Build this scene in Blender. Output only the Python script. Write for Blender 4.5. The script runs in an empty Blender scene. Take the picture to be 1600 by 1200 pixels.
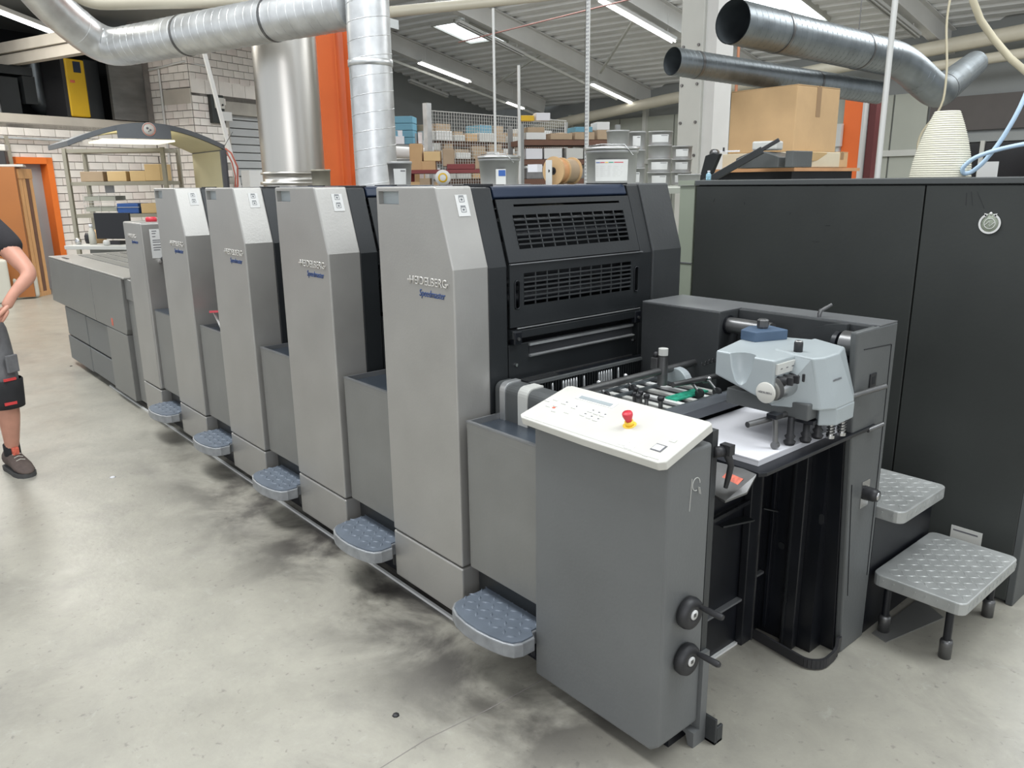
import bpy, bmesh, math, random
from mathutils import Vector, Matrix
random.seed(7)
SC = bpy.context.scene
COL = SC.collection
PI = math.pi

# ---------------------------------------------------------------- camera, world, lights, exposure
cam_data = bpy.data.cameras.new('camera')
cam = bpy.data.objects.new('camera', cam_data); COL.objects.link(cam)
CP = Vector((2.02724, -1.49029, 1.60478))
YAW, PITCH, ROLL = 0.863212, 0.254749, -0.0120683
fw = Vector((-math.sin(YAW)*math.cos(PITCH), math.cos(YAW)*math.cos(PITCH), -math.sin(PITCH)))
rt = fw.cross(Vector((0, 0, 1))).normalized(); up = rt.cross(fw)
cr, sr = math.cos(ROLL), math.sin(ROLL)
rt, up = cr*rt + sr*up, -sr*rt + cr*up
cam.matrix_world = Matrix(((rt.x, up.x, -fw.x, CP.x), (rt.y, up.y, -fw.y, CP.y), (rt.z, up.z, -fw.z, CP.z), (0, 0, 0, 1)))
cam_data.sensor_width = 36.0; cam_data.lens = 1214.6*36/1600
cam_data.clip_start = 0.05; cam_data.clip_end = 200
SC.camera = cam
W = bpy.data.worlds.new('world'); SC.world = W; W.use_nodes = True
bgn = W.node_tree.nodes['Background']
bgn.inputs[0].default_value = (0.90, 0.95, 1.0, 1); bgn.inputs[1].default_value = 0.95
SC.view_settings.view_transform = 'Standard'; SC.view_settings.look = 'None'
SC.view_settings.gamma = 1.0; SC.view_settings.use_curve_mapping = False
SC.view_settings.exposure = 0.0

def area(name, loc, target, sx, sy, power, col=(1, 1, 1)):
    d = bpy.data.lights.new(name, 'AREA'); d.shape = 'RECTANGLE'; d.size = sx; d.size_y = sy
    d.energy = power; d.color = col
    o = bpy.data.objects.new(name, d); COL.objects.link(o); o.location = loc
    v = Vector(target) - Vector(loc)
    o.rotation_euler = v.to_track_quat('-Z', 'Y').to_euler()
    return o
# daylight coming down through the roof lights, plus added fill
area('skylight_and_fill', (-3.0, -1.5, 7.2), (-3.0, -1.3, 0), 7.0, 1.6, 560, (.95, .98, 1))
area('skylight_and_fill', (3.2, 2.2, 7.0), (2.4, 1.8, 0), 2.2, 5.0, 420, (.92, .97, 1))
area('skylight_and_fill', (-8.5, 8.0, 6.0), (-8.5, 8.0, 0), 4.0, 4.0, 480, (.95, .98, 1))
area('skylight_and_fill', (0.5, 10.5, 5.6), (0.0, 10.5, 0), 5.0, 3.0, 500, (.95, .98, 1))  # fill added over the rear hall, brightens the roof deck by floor bounce
area('front_fill', (6.5, -6.0, 3.2), (-1.0, 0.5, 1.0), 5.0, 3.0, 170, (.97, .97, 1))  # added fill from behind the camera, no actual window there
area('workshop_light', (-9.5, -0.2, 4.1), (-9.5, 0.6, 0), 3.5, 1.5, 190, (1, .97, .9))

# ---------------------------------------------------------------- materials
def mat(name, col, rough=.5, metal=0., var=.0, vscale=3., bump=0., bscale=40., emit=None, es=0., col2=None, coat=0., alpha=1., trans=0., stretch=None, detail=6.):
    m = bpy.data.materials.new(name); m.use_nodes = True
    nt = m.node_tree; b = nt.nodes['Principled BSDF']
    b.inputs['Base Color'].default_value = (*col, 1)
    b.inputs['Roughness'].default_value = rough; b.inputs['Metallic'].default_value = metal
    if coat: b.inputs['Coat Weight'].default_value = coat
    if trans: b.inputs['Transmission Weight'].default_value = trans
    if alpha < 1: b.inputs['Alpha'].default_value = alpha
    if emit: b.inputs['Emission Color'].default_value = (*emit, 1); b.inputs['Emission Strength'].default_value = es
    tc = nt.nodes.new('ShaderNodeTexCoord'); src = tc.outputs['Object']
    if stretch:
        mp = nt.nodes.new('ShaderNodeMapping'); mp.inputs['Scale'].default_value = stretch
        nt.links.new(src, mp.inputs['Vector']); src = mp.outputs['Vector']
    if var > 0:
        n = nt.nodes.new('ShaderNodeTexNoise'); n.inputs['Scale'].default_value = vscale; n.inputs['Detail'].default_value = detail
        nt.links.new(src, n.inputs['Vector'])
        r = nt.nodes.new('ShaderNodeValToRGB')
        a = [max(0, c*(1-var)) for c in col]; z = col2 if col2 else [min(1, c*(1+var)) for c in col]
        r.color_ramp.elements[0].position = .3; r.color_ramp.elements[1].position = .7
        r.color_ramp.elements[0].color = (*a, 1); r.color_ramp.elements[1].color = (*z, 1)
        nt.links.new(n.outputs['Fac'], r.inputs['Fac']); nt.links.new(r.outputs['Color'], b.inputs['Base Color'])
        mr = nt.nodes.new('ShaderNodeMapRange'); mr.inputs['To Min'].default_value = max(.03, rough-.07); mr.inputs['To Max'].default_value = min(1, rough+.07)
        nt.links.new(n.outputs['Fac'], mr.inputs['Value']); nt.links.new(mr.outputs['Result'], b.inputs['Roughness'])
    if bump > 0:
        n2 = nt.nodes.new('ShaderNodeTexNoise'); n2.inputs['Scale'].default_value = bscale
        nt.links.new(src, n2.inputs['Vector'])
        bp = nt.nodes.new('ShaderNodeBump'); bp.inputs['Strength'].default_value = bump; bp.inputs['Distance'].default_value = .01
        nt.links.new(n2.outputs['Fac'], bp.inputs['Height']); nt.links.new(bp.outputs['Normal'], b.inputs['Normal'])
    return m

M = {}
M['silver'] = mat('silver_paint', (.37, .36, .34), .40, .55, .06, 4, .05, 120)
M['silver_dk'] = mat('grey_guard_paint', (.21, .21, .20), .4, .4, .07, 5, .04, 100)
M['console'] = mat('console_paint', (.135, .14, .14), .45, .15, .08, 3, .05, 90)
M['charcoal'] = mat('charcoal_paint', (.0145, .0165, .018), .42, .1, .12, 4, .04, 80)
M['feeder'] = mat('feeder_paint', (.035, .0375, .039), .45, .1, .14, 3.5, .05, 80)
M['feeder_r'] = mat('feeder_end_paint', (.09, .095, .095), .45, .1, .1, 3, .05, 80)
M['cabinet'] = mat('cabinet_paint', (.029, .032, .030), .5, .05, .2, 1.6, .04, 60)
M['cab_top'] = mat('cabinet_cap_paint', (.07, .075, .075), .5, .05, .1, 2)
M['black'] = mat('black_paint', (.007, .008, .011), .35, .1, .25, 6)
M['blackrail'] = mat('black_rail_paint', (.014, .015, .018), .3, .2, .2, 8)
M['blackmatte'] = mat('black_void', (.006, .007, .009), .8)
M['trayblue'] = mat('blue_grey_tray', (.07, .085, .105), .3, .4, .15, 10)
M['topplate'] = mat('worn_grey_top_plate', (.22, .225, .23), .35, .5, .12, 5)
M['navy'] = mat('navy_hood_paint', (.010, .020, .045), .33, .1, .1, 4)
M['blue'] = mat('blue_box_paint', (.055, .09, .145), .45, 0, .15, 8)
M['cream'] = mat('cream_plastic', (.54, .53, .485), .45, 0, .04, 8)
M['creamprint'] = mat('pale_key', (.70, .70, .68), .4)
M['darkprint'] = mat('dark_print', (.12, .12, .13), .5)
M['head'] = mat('pale_blue_grey_paint', (.33, .365, .375), .42, .1, .05, 6, .03, 100)
M['headpanel'] = mat('pale_panel', (.5, .5, .47), .5)
M['steel'] = mat('bright_steel', (.55, .55, .55), .25, 1, .1, 8)
M['darksteel'] = mat('dark_steel', (.16, .16, .16), .35, .8, .2, 14)
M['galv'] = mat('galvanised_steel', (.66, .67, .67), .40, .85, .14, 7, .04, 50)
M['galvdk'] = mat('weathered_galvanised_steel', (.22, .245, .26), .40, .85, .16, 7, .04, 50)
M['stainless'] = mat('brushed_stainless', (.58, .56, .52), .33, 1, .05, 6, .02, 200, stretch=(1, 1, .05))
M['tread'] = mat('tread_plate_aluminium', (.40, .41, .40), .45, .5, .1, 12, .05, 80)
M['treadblue'] = mat('blue_grey_rubber_tread', (.13, .155, .19), .5, .15, .12, 14)
M['steprim'] = mat('step_rim_paint', (.27, .28, .29), .4, .3, .2, 20)
M['rubber'] = mat('black_rubber', (.02, .02, .022), .5)
M['red'] = mat('red_plastic', (.55, .03, .05), .4)
M['redfade'] = mat('worn_red_label', (.6, .13, .08), .6, 0, .35, 60)
M['yellow'] = mat('yellow_plastic', (.85, .55, .05), .5)
M['compyellow'] = mat('yellow_machine_paint', (.62, .38, .01), .45, 0, .05, 3)
M['white'] = mat('white_paper', (.64, .64, .67), .7)
M['paperedge'] = mat('paper_edges', (.52, .52, .54), .8, 0, .1, 300, stretch=(1, 1, 30))
M['label'] = mat('paper_label', (.60, .60, .585), .6)
M['orange'] = mat('orange_steel_paint', (.72, .14, .025), .5, 0, .06, 2)
M['orangedk'] = mat('orange_door_frame_paint', (.75, .17, .02), .5, 0, .05, 2)
M['darkred'] = mat('dark_red_paint', (.10, .02, .02), .6)
M['rackblue'] = mat('slate_bar_paint', (.12, .13, .145), .35, .3, .1, 10)
M['green'] = mat('green_print', (.02, .32, .2), .6, 0, .4, 80)
M['lettersilver'] = mat('silver_letters', (.72, .70, .66), .3, .6)
M['letterblue'] = mat('blue_letters', (.02, .06, .20), .5)
M['brick'] = mat('white_brick', (.74, .70, .65), .85, 0, .09, 2.5, .3, 60)
M['brick2'] = mat('pale_pink_brick', (.69, .63, .585), .85, 0, .09, 2.5, .3, 60)
M['mortar'] = mat('grey_mortar', (.22, .205, .19), .95, 0, .1, 10)
M['concrete'] = mat('cast_concrete', (.36, .34, .30), .85, 0, .12, 3, .15, 30)
M['concrete_l'] = mat('pale_cast_concrete', (.50, .46, .40), .85, 0, .08, 3)
M['roof'] = mat('grey_roof_deck', (.74, .745, .73), .6, .1, .05, 1)
M['beam'] = mat('grey_steel_beam', (.60, .595, .57), .6, 0, .05, 2)
M['beamlight'] = mat('pale_grey_steel', (.50, .50, .46), .55, 0, .06, 2)
M['wallgrey'] = mat('grey_wall_panel', (.24, .25, .245), .7, 0, .06, 1)
M['wallgreen'] = mat('grey_green_wall_panel', (.36, .37, .32), .65, 0, .06, 1)
M['walldark'] = mat('dark_brown_wall_panel', (.09, .08, .075), .7, 0, .1, 2)
M['sheetgrey'] = mat('dark_sheet_metal', (.20, .20, .195), .35, .8, .2, 2, stretch=(1, 1, 4))
M['shutter'] = mat('shutter_slat_paint', (.42, .43, .43), .5, .1, .04, 3)
M['greydoor'] = mat('grey_door_paint', (.38, .40, .42), .5, 0, .04, 2)
M['greenish'] = mat('grey_green_cabinet_paint', (.27, .30, .235), .5, 0, .05, 3)
M['pvc'] = mat('cream_pvc_pipe', (.55, .51, .41), .4, 0, .05, 3)
M['whitepole'] = mat('pale_grey_pole_paint', (.52, .52, .50), .45, .1)
M['dullred'] = mat('dull_red_pipe_paint', (.20, .10, .085), .6)
M['copper'] = mat('copper_pipe', (.45, .20, .11), .4, .5)
M['card'] = mat('brown_cardboard', (.50, .33, .17), .8, 0, .07, 5, .05, 60)
M['card2'] = mat('light_cardboard', (.60, .43, .22), .8, 0, .06, 5)
M['card3'] = mat('dull_cardboard', (.36, .27, .18), .8, 0, .1, 5)
M['palecard'] = mat('pale_carton', (.56, .49, .36), .8, 0, .06, 5)
M['tape'] = mat('brown_packing_tape', (.30, .19, .10), .35)
M['wood'] = mat('brown_board', (.33, .12, .03), .55, 0, .06, 2)
M['pine'] = mat('pine_timber', (.55, .30, .13), .6, 0, .12, 6, .05, 30, stretch=(6, 6, .6))
M['beech'] = mat('varnished_wood', (.50, .26, .12), .5, 0, .1, 8)
M['darkwood'] = mat('dark_shelf_wood', (.14, .07, .045), .7, 0, .1, 6)
M['tin'] = mat('grey_tin_paint', (.33, .33, .325), .4, .3, .05, 6)
M['tinlid'] = mat('tin_lid_steel', (.48, .48, .47), .35, .8, .1, 9)
M['boothgrey'] = mat('booth_grey_paint', (.12, .13, .14), .5, 0, .05, 3)
M['boothcream'] = mat('booth_cream_lining', (.62, .57, .38), .6)
M['shelfmetal'] = mat('shelf_metal', (.33, .31, .25), .5, .3, .06, 6)
M['bluepl'] = mat('blue_plastic', (.03, .10, .34), .45)
M['lightblue'] = mat('light_blue_card', (.11, .27, .36), .6)
M['hoseblue'] = mat('pale_blue_hose', (.45, .60, .75), .4)
M['hosered'] = mat('red_hose', (.5, .13, .09), .5)
M['hosecream'] = mat('cream_hose', (.50, .45, .32), .5)
M['screen'] = mat('black_screen', (.008, .008, .01), .15)
M['glass'] = mat('clear_glass', (.85, .9, .92), .08, 0, trans=.9)
M['translucent'] = mat('clear_blue_plastic', (.4, .65, .8), .2, trans=.5)
M['rice'] = mat('ribbed_rice_paper', (.66, .64, .53), .8, 0, .03, 10)
M['can'] = mat('translucent_canister_plastic', (.50, .49, .43), .5)
M['maroon'] = mat('red_brown_table_edge', (.20, .04, .04), .6)
M['skin'] = mat('skin', (.56, .28, .20), .5, 0, .1, 12)
M['shirt'] = mat('charcoal_cotton', (.022, .020, .023), .9, 0, .15, 20, .2, 200)
M['shorts'] = mat('grey_work_cloth', (.14, .14, .145), .9, 0, .15, 20, .2, 150)
M['shortsblk'] = mat('black_work_cloth', (.02, .02, .022), .9, 0, .15, 20)
M['redtrim'] = mat('red_trim', (.6, .05, .05), .7)
M['shoe'] = mat('grey_brown_suede', (.10, .075, .065), .85, 0, .2, 30, .2, 120)
M['sole'] = mat('grey_rubber_sole', (.06, .06, .06), .8)
M['hair'] = mat('dark_hair', (.03, .02, .015), .7)
M['lamp_on'] = mat('lit_tube', (1, 1, 1), .4, emit=(1, 1, .96), es=6)
M['daypane'] = mat('daylit_skylight_pane', (.9, .95, 1), .4, emit=(.85, .94, 1), es=2.6)
M['boothlamp'] = mat('lit_booth_diffuser', (1, .98, .85), .4, emit=(1, .97, .80), es=.95)
M['lampbody'] = mat('white_lamp_housing', (.45, .45, .43), .5)
M['foil'] = mat('wrapped_grey_sheet', (.18, .18, .18), .6, 0, .2, 12)

# floor: worn polished concrete
def floor_mat():
    m = bpy.data.materials.new('polished_concrete_floor'); m.use_nodes = True
    nt = m.node_tree; L = nt.links.new; b = nt.nodes['Principled BSDF']; N = nt.nodes.new
    tc = N('ShaderNodeTexCoord'); co = tc.outputs['Object']
    def noise(s, d=8, dist=0., rough=.6):
        n = N('ShaderNodeTexNoise'); n.inputs['Scale'].default_value = s; n.inputs['Detail'].default_value = d
        n.inputs['Distortion'].default_value = dist; n.inputs['Roughness'].default_value = rough
        L(co, n.inputs['Vector']); return n.outputs['Fac']
    def ramp(f, p0, p1, c0, c1):
        r = N('ShaderNodeValToRGB'); e = r.color_ramp.elements
        e[0].position = p0; e[1].position = p1; e[0].color = (*c0, 1); e[1].color = (*c1, 1); L(f, r.inputs['Fac']); return r.outputs['Color']
    def mix(f, a, bb, t='MIX'):
        x = N('ShaderNodeMix'); x.data_type = 'RGBA'; x.blend_type = t
        if isinstance(f, float): x.inputs[0].default_value = f
        else: L(f, x.inputs[0])
        L(a, x.inputs[6]); L(bb, x.inputs[7]); return x.outputs[2]
    base = ramp(noise(.7, 9, .25), .3, .72, (.295, .28, .238), (.395, .377, .325))
    fine = ramp(noise(5, 12, .3, .75), .3, .72, (.78, .78, .78), (1.1, 1.1, 1.08))
    c = mix(.8, base, fine, 'MULTIPLY')
    spk = ramp(noise(30, 5, .2), .62, .70, (0, 0, 0), (1, 1, 1))
    dk = N('ShaderNodeRGB'); dk.outputs[0].default_value = (.12, .11, .10, 1)
    spf = N('ShaderNodeMath'); spf.operation = 'MULTIPLY'; spf.inputs[1].default_value = .5; L(spk, spf.inputs[0])
    c = mix(spf.outputs[0], c, dk.outputs[0])
    blot = ramp(noise(1.7, 10, .5, .68), .52, .68, (0, 0, 0), (1, 1, 1)); bf = N('ShaderNodeMath'); bf.operation = 'MULTIPLY'; bf.inputs[1].default_value = .42; L(blot, bf.inputs[0])
    dk2 = N('ShaderNodeRGB'); dk2.outputs[0].default_value = (.17, .16, .145, 1); c = mix(bf.outputs[0], c, dk2.outputs[0])
    lt = ramp(noise(11, 8, .6, .7), .60, .72, (0, 0, 0), (1, 1, 1)); lf = N('ShaderNodeMath'); lf.operation = 'MULTIPLY'; lf.inputs[1].default_value = .30; L(lt, lf.inputs[0])
    lc = N('ShaderNodeRGB'); lc.outputs[0].default_value = (.50, .49, .45, 1); c = mix(lf.outputs[0], c, lc.outputs[0])
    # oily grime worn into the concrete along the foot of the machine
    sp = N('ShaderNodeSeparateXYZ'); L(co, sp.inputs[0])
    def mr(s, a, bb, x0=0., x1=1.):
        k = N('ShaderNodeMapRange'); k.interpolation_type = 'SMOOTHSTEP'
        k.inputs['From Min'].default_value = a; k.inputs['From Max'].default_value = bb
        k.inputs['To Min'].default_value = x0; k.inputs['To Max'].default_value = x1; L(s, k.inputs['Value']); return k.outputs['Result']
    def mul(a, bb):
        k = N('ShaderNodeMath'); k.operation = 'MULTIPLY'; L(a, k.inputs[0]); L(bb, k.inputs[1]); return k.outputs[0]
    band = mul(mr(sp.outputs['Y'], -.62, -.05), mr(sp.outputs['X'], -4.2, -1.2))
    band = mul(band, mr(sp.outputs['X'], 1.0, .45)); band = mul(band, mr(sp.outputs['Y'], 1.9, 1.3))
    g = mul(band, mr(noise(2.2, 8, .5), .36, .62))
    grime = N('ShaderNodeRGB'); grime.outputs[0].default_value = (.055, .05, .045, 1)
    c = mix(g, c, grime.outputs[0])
    L(c, b.inputs['Base Color'])
    rr = N('ShaderNodeMapRange'); rr.inputs['To Min'].default_value = .20; rr.inputs['To Max'].default_value = .50
    L(noise(3, 8, .8), rr.inputs['Value']); L(rr.outputs['Result'], b.inputs['Roughness'])
    bp = N('ShaderNodeBump'); bp.inputs['Strength'].default_value = .12; bp.inputs['Distance'].default_value = .01
    L(noise(25, 6, 0), bp.inputs['Height']); L(bp.outputs['Normal'], b.inputs['Normal'])
    b.inputs['Specular IOR Level'].default_value = .55
    return m
M['floor'] = floor_mat()

# ---------------------------------------------------------------- mesh helpers
def frame_of(d):
    d = Vector(d).normalized()
    a = Vector((0, 0, 1)) if abs(d.z) < .9 else Vector((1, 0, 0))
    u = d.cross(a).normalized(); return u, d.cross(u).normalized()

class MB:
    def __init__(s): s.v = []; s.f = []; s.sm = []
    def add(s, vs, fs, smooth=False):
        o = len(s.v); s.v += [Vector(v) for v in vs]
        for f in fs: s.f.append(tuple(i+o for i in f)); s.sm.append(smooth)
        return s
    def box(s, x0, x1, y0, y1, z0, z1):
        vs = [(x, y, z) for x in (x0, x1) for y in (y0, y1) for z in (z0, z1)]
        return s.add(vs, [(0, 1, 3, 2), (4, 6, 7, 5), (0, 4, 5, 1), (2, 3, 7, 6), (0, 2, 6, 4), (1, 5, 7, 3)])
    def obox(s, c, u, v, w):   # centre and three half-axis vectors
        c, u, v, w = map(Vector, (c, u, v, w))
        vs = [c+a*u+b*v+d*w for a in (-1, 1) for b in (-1, 1) for d in (-1, 1)]
        return s.add(vs, [(0, 1, 3, 2), (4, 6, 7, 5), (0, 4, 5, 1), (2, 3, 7, 6), (0, 2, 6, 4), (1, 5, 7, 3)])
    def bar(s, a, b, w, h, up_=(0, 0, 1)):   # rectangular bar from a to b
        a, b = Vector(a), Vector(b); d = (b-a); u = d.cross(Vector(up_)).normalized(); v = u.cross(d).normalized()
        return s.obox((a+b)/2, d/2, u*w/2, v*h/2)
    def prism(s, pts, a, b, axis='y'):   # pts 2D polygon; axis = extrusion axis
        def p(q, t):
            return {'y': (q[0], t, q[1]), 'x': (t, q[0], q[1]), 'z': (q[0], q[1], t)}[axis]
        n = len(pts); vs = [p(q, a) for q in pts]+[p(q, b) for q in pts]
        fs = [tuple(range(n)), tuple(range(2*n-1, n-1, -1))]+[(i, (i+1) % n, n+(i+1) % n, n+i) for i in range(n)]
        return s.add(vs, fs)
    def tube(s, pts, r, n=12, caps=True, smooth=True, closed=False):
        pts = [Vector(p) for p in pts]; m = len(pts)
        rs = r if isinstance(r, (list, tuple)) else [r]*m
        u = None; vs = []
        for i, p in enumerate(pts):
            if closed: d = pts[(i+1) % m]-pts[i-1]
            else: d = (pts[min(i+1, m-1)]-pts[max(i-1, 0)])
            d = d.normalized() if d.length > 1e-9 else Vector((0, 0, 1))
            if u is None: u = frame_of(d)[0]
            u = (u-d*u.dot(d)); u = u.normalized() if u.length > 1e-6 else frame_of(d)[0]
            v = d.cross(u)
            for k in range(n):
                t = 2*PI*k/n; vs.append(p+(u*math.cos(t)+v*math.sin(t))*rs[i])
        fs = []
        for i in range(m if closed else m-1):
            j = (i+1) % m
            for k in range(n): fs.append((i*n+k, i*n+(k+1) % n, j*n+(k+1) % n, j*n+k))
        s.add(vs, fs, smooth)
        if caps and not closed:
            s.add(vs[:n], [tuple(range(n-1, -1, -1))]); s.add(vs[-n:], [tuple(range(n))])
        return s
    def cyl(s, a, b, r0, r1=None, n=20): return s.tube([a, b], [r0, r0 if r1 is None else r1], n)
    def lathe(s, prof, c=(0, 0, 0), d=(0, 0, 1), n=28, smooth=True):   # prof: (radius, height)
        c = Vector(c); d = Vector(d).normalized(); u, v = frame_of(d); vs = []; fs = []
        for r, h in prof:
            for k in range(n):
                t = 2*PI*k/n; vs.append(c+d*h+(u*math.cos(t)+v*math.sin(t))*max(r, 1e-4))
        for i in range(len(prof)-1):
            for k in range(n): fs.append((i*n+k, i*n+(k+1) % n, (i+1)*n+(k+1) % n, (i+1)*n+k))
        return s.add(vs, fs, smooth)
    def mesh(s, name, origin=(0, 0, 0)):
        o = Vector(origin); me = bpy.data.meshes.new(name)
        me.from_pydata([tuple(v-o) for v in s.v], [], s.f); me.validate()
        me.polygons.foreach_set('use_smooth', s.sm[:len(me.polygons)] if len(s.sm) >= len(me.polygons) else [False]*len(me.polygons))
        bm = bmesh.new(); bm.from_mesh(me); bmesh.ops.recalc_face_normals(bm, faces=bm.faces); bm.to_mesh(me); bm.free()
        return me
    def build(s, name, m, parent=None, bevel=0., segs=2):
        org = (0, 0, 0)
        if parent is not None:
            org = world_loc(parent)
        me = s.mesh(name, org if parent is not None else (0, 0, 0)); me.materials.append(m)
        o = bpy.data.objects.new(name, me); COL.objects.link(o)
        if parent is not None: o.parent = parent
        if bevel:
            bv = o.modifiers.new('bevel', 'BEVEL'); bv.width = bevel; bv.segments = segs; bv.limit_method = 'ANGLE'; bv.angle_limit = .6
        return o
def world_loc(o):
    v = Vector(o.location)
    while o.parent is not None: o = o.parent; v = v+o.location
    return v
def tag(o, label=None, cat=None, group=None, kind=None):
    if label: o['label'] = label
    if cat: o['category'] = cat
    if group: o['group'] = group
    if kind: o['kind'] = kind
    return o
def thing(name, label, cat, loc=(0, 0, 0), group=None):
    o = bpy.data.objects.new(name, None); o.empty_display_size = .05; COL.objects.link(o); o.location = loc
    return tag(o, label, cat, group)
def centre_origin(o, pt):   # put a single-mesh thing's origin at pt
    pt = Vector(pt)
    o.data.transform(Matrix.Translation(-pt)); o.location = pt; return o
def struct(mb, name, m, bevel=0.): return tag(mb.build(name, m, None, bevel), kind='structure')
def solo(mb, name, m, label, cat, group=None, bevel=0., at=None):
    o = mb.build(name, m, None, bevel); tag(o, label, cat, group)
    if at: centre_origin(o, at)
    return o
def children(o): return [c for c in bpy.data.objects if c.parent is o]
def copy_tree(o, parent=None, kids=None):
    if kids is None:
        kids = {}
        for c in bpy.data.objects:
            if c.parent: kids.setdefault(c.parent.name, []).append(c)
    c = o.copy(); COL.objects.link(c); c.parent = parent
    for ch in kids.get(o.name, []): copy_tree(ch, c, kids)
    return c
def text(name, txt, width, height, origin, u, v, m, parent, depth=.002, shear=0.):
    """flat lettering lying in the plane (u right, v up) with its lower left corner at origin"""
    cu = bpy.data.curves.new(name, 'FONT'); cu.body = txt; cu.size = 1; cu.extrude = 0; cu.shear = shear; cu.offset = .005; cu.resolution_u = 3
    o = bpy.data.objects.new(name, cu); COL.objects.link(o)
    bpy.context.view_layer.update()
    me = bpy.data.meshes.new_from_object(o.evaluated_get(bpy.context.evaluated_depsgraph_get()))
    bpy.data.objects.remove(o); bpy.data.curves.remove(cu)
    xs = [q.co.x for q in me.vertices]; ys = [q.co.y for q in me.vertices]
    x0, x1, y0, y1 = min(xs), max(xs), min(ys), max(ys)
    bm = bmesh.new(); bm.from_mesh(me)
    r = bmesh.ops.extrude_face_region(bm, geom=bm.faces[:])
    for q in [g for g in r['geom'] if isinstance(g, bmesh.types.BMVert)]: q.co.z = 1
    u = Vector(u).normalized(); v = Vector(v).normalized(); w = u.cross(v)
    org = Vector(origin)-(world_loc(parent) if parent else Vector((0, 0, 0)))
    for q in bm.verts:
        q.co = org+u*(q.co.x-x0)/(x1-x0)*width+v*(q.co.y-y0)/(y1-y0)*height+w*(q.co.z*depth)
    bm.to_mesh(me); bm.free(); me.name = name
    me.materials.clear(); me.materials.append(m)
    o = bpy.data.objects.new(name, me); COL.objects.link(o); o.parent = parent
    return o
def arc(c, u, v, r, a0, a1, n=8):
    c, u, v = Vector(c), Vector(u), Vector(v)
    return [c+(u*math.cos(a0+(a1-a0)*i/n)+v*math.sin(a0+(a1-a0)*i/n))*r for i in range(n+1)]
def helix(a, b, r, pitch, n=14):
    a, b = Vector(a), Vector(b); L = (b-a).length; d = (b-a)/L; u, v = frame_of(d); k = int(L/pitch*n)
    return [a+d*(L*i/k)+(u*math.cos(2*PI*i/n)+v*math.sin(2*PI*i/n))*r for i in range(k+1)]
def bend(pts, rad, n=6):   # round the corners of a polyline
    pts = [Vector(p) for p in pts]; out = [pts[0]]
    for i in range(1, len(pts)-1):
        p = pts[i]; a = (pts[i-1]-p); b = (pts[i+1]-p)
        ra = min(rad, a.length*.48, b.length*.48)
        q0 = p+a.normalized()*ra; q1 = p+b.normalized()*ra
        for k in range(n+1):
            t = k/n; out.append(q0*(1-t)**2+p*2*t*(1-t)+q1*t*t)
    out.append(pts[-1]); return out
def lugs(mb, inside, x0, x1, y0, y1, z, pitch, L, w, h):
    i = 0; y = y0+pitch/2
    while y < y1:
        x = x0+pitch/2; j = 0
        while x < x1:
            a = PI/4 if (i+j) % 2 else -PI/4
            dx, dy = math.cos(a)*L/2, math.sin(a)*L/2; px, py = -math.sin(a)*w/2, math.cos(a)*w/2
            if inside(x, y):
                vs = [(x-dx, y-dy, z), (x+px, y+py, z), (x+dx, y+dy, z), (x-px, y-py, z), (x-dx*.55, y-dy*.55, z+h), (x+dx*.55, y+dy*.55, z+h)]
                mb.add(vs, [(0, 3, 4), (0, 4, 1), (4, 3, 5), (4, 5, 1), (2, 1, 5), (2, 5, 3)], True)
            x += pitch; j += 1
        y += pitch; i += 1

# ================================================================= SETTING
f = MB().box(-32, 12, -12, 20, -.2, 0); struct(f, 'floor', M['floor'])

# --- brick walls of the workshop, running at an angle behind the press
VV = Vector((-.368, .930, 0)); WW = Vector((.930, .368, 0))
PA = Vector((-12.40, .90, 0))           # origin of the back wall
S_A1 = 2.55                             # where the pier starts
PC = PA+VV*S_A1; PK = PC+WW*.98         # pier corner nearest the press
BL, BH = .25, .125                      # brick with joint
def brick_part(o, name, org, u, nrm, s0, z0, L, H, m, parent):
    c = org+u*(s0+L/2)+Vector((0, 0, z0+H/2))
    return c
def wall_bricks(wall, org, u, nrm, s0, s1, z0, z1, hole, shown, par):
    """bricks as objects where the photograph shows them, joined elsewhere"""
    base = {}
    def half(L):
        key = round(L, 3)
        if key not in base:
            mb = MB(); mb.obox((0, 0, 0), u*(L/2-.006), nrm*.02, Vector((0, 0, BH/2-.006)))
            me = mb.mesh('brick'); me.materials.append(M['brick']); me2 = me.copy(); me2.materials.clear(); me2.materials.append(M['brick2'])
            base[key] = (me, me2)
        return base[key]
    rest = MB(); n = 0; r = 0; z = z0
    while z < z1-.01:
        s = s0-(BL/2 if r % 2 else 0)
        while s < s1-.02:
            a, b = max(s, s0), min(s+BL, s1)
            if b-a > .05:
                sc = (a+b)/2; zc = z+BH/2
                if not hole(sc, zc):
                    c = org+u*sc+Vector((0, 0, zc))+nrm*(.0+random.uniform(-.002, .003))
                    if shown(sc, zc) and n < 298:
                        me = half(b-a)[0 if random.random() < .7 else 1]
                        o = bpy.data.objects.new('brick', me); COL.objects.link(o); o.parent = par; o.location = c-world_loc(par); n += 1
                    else: rest.obox(c, u*((b-a)/2-.006), nrm*.02, Vector((0, 0, BH/2-.006)))
            s += BL
        z += BH; r += 1
    if rest.v:
        tag(rest.build('bricks', M['brick'], par), kind='stuff')
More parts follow.
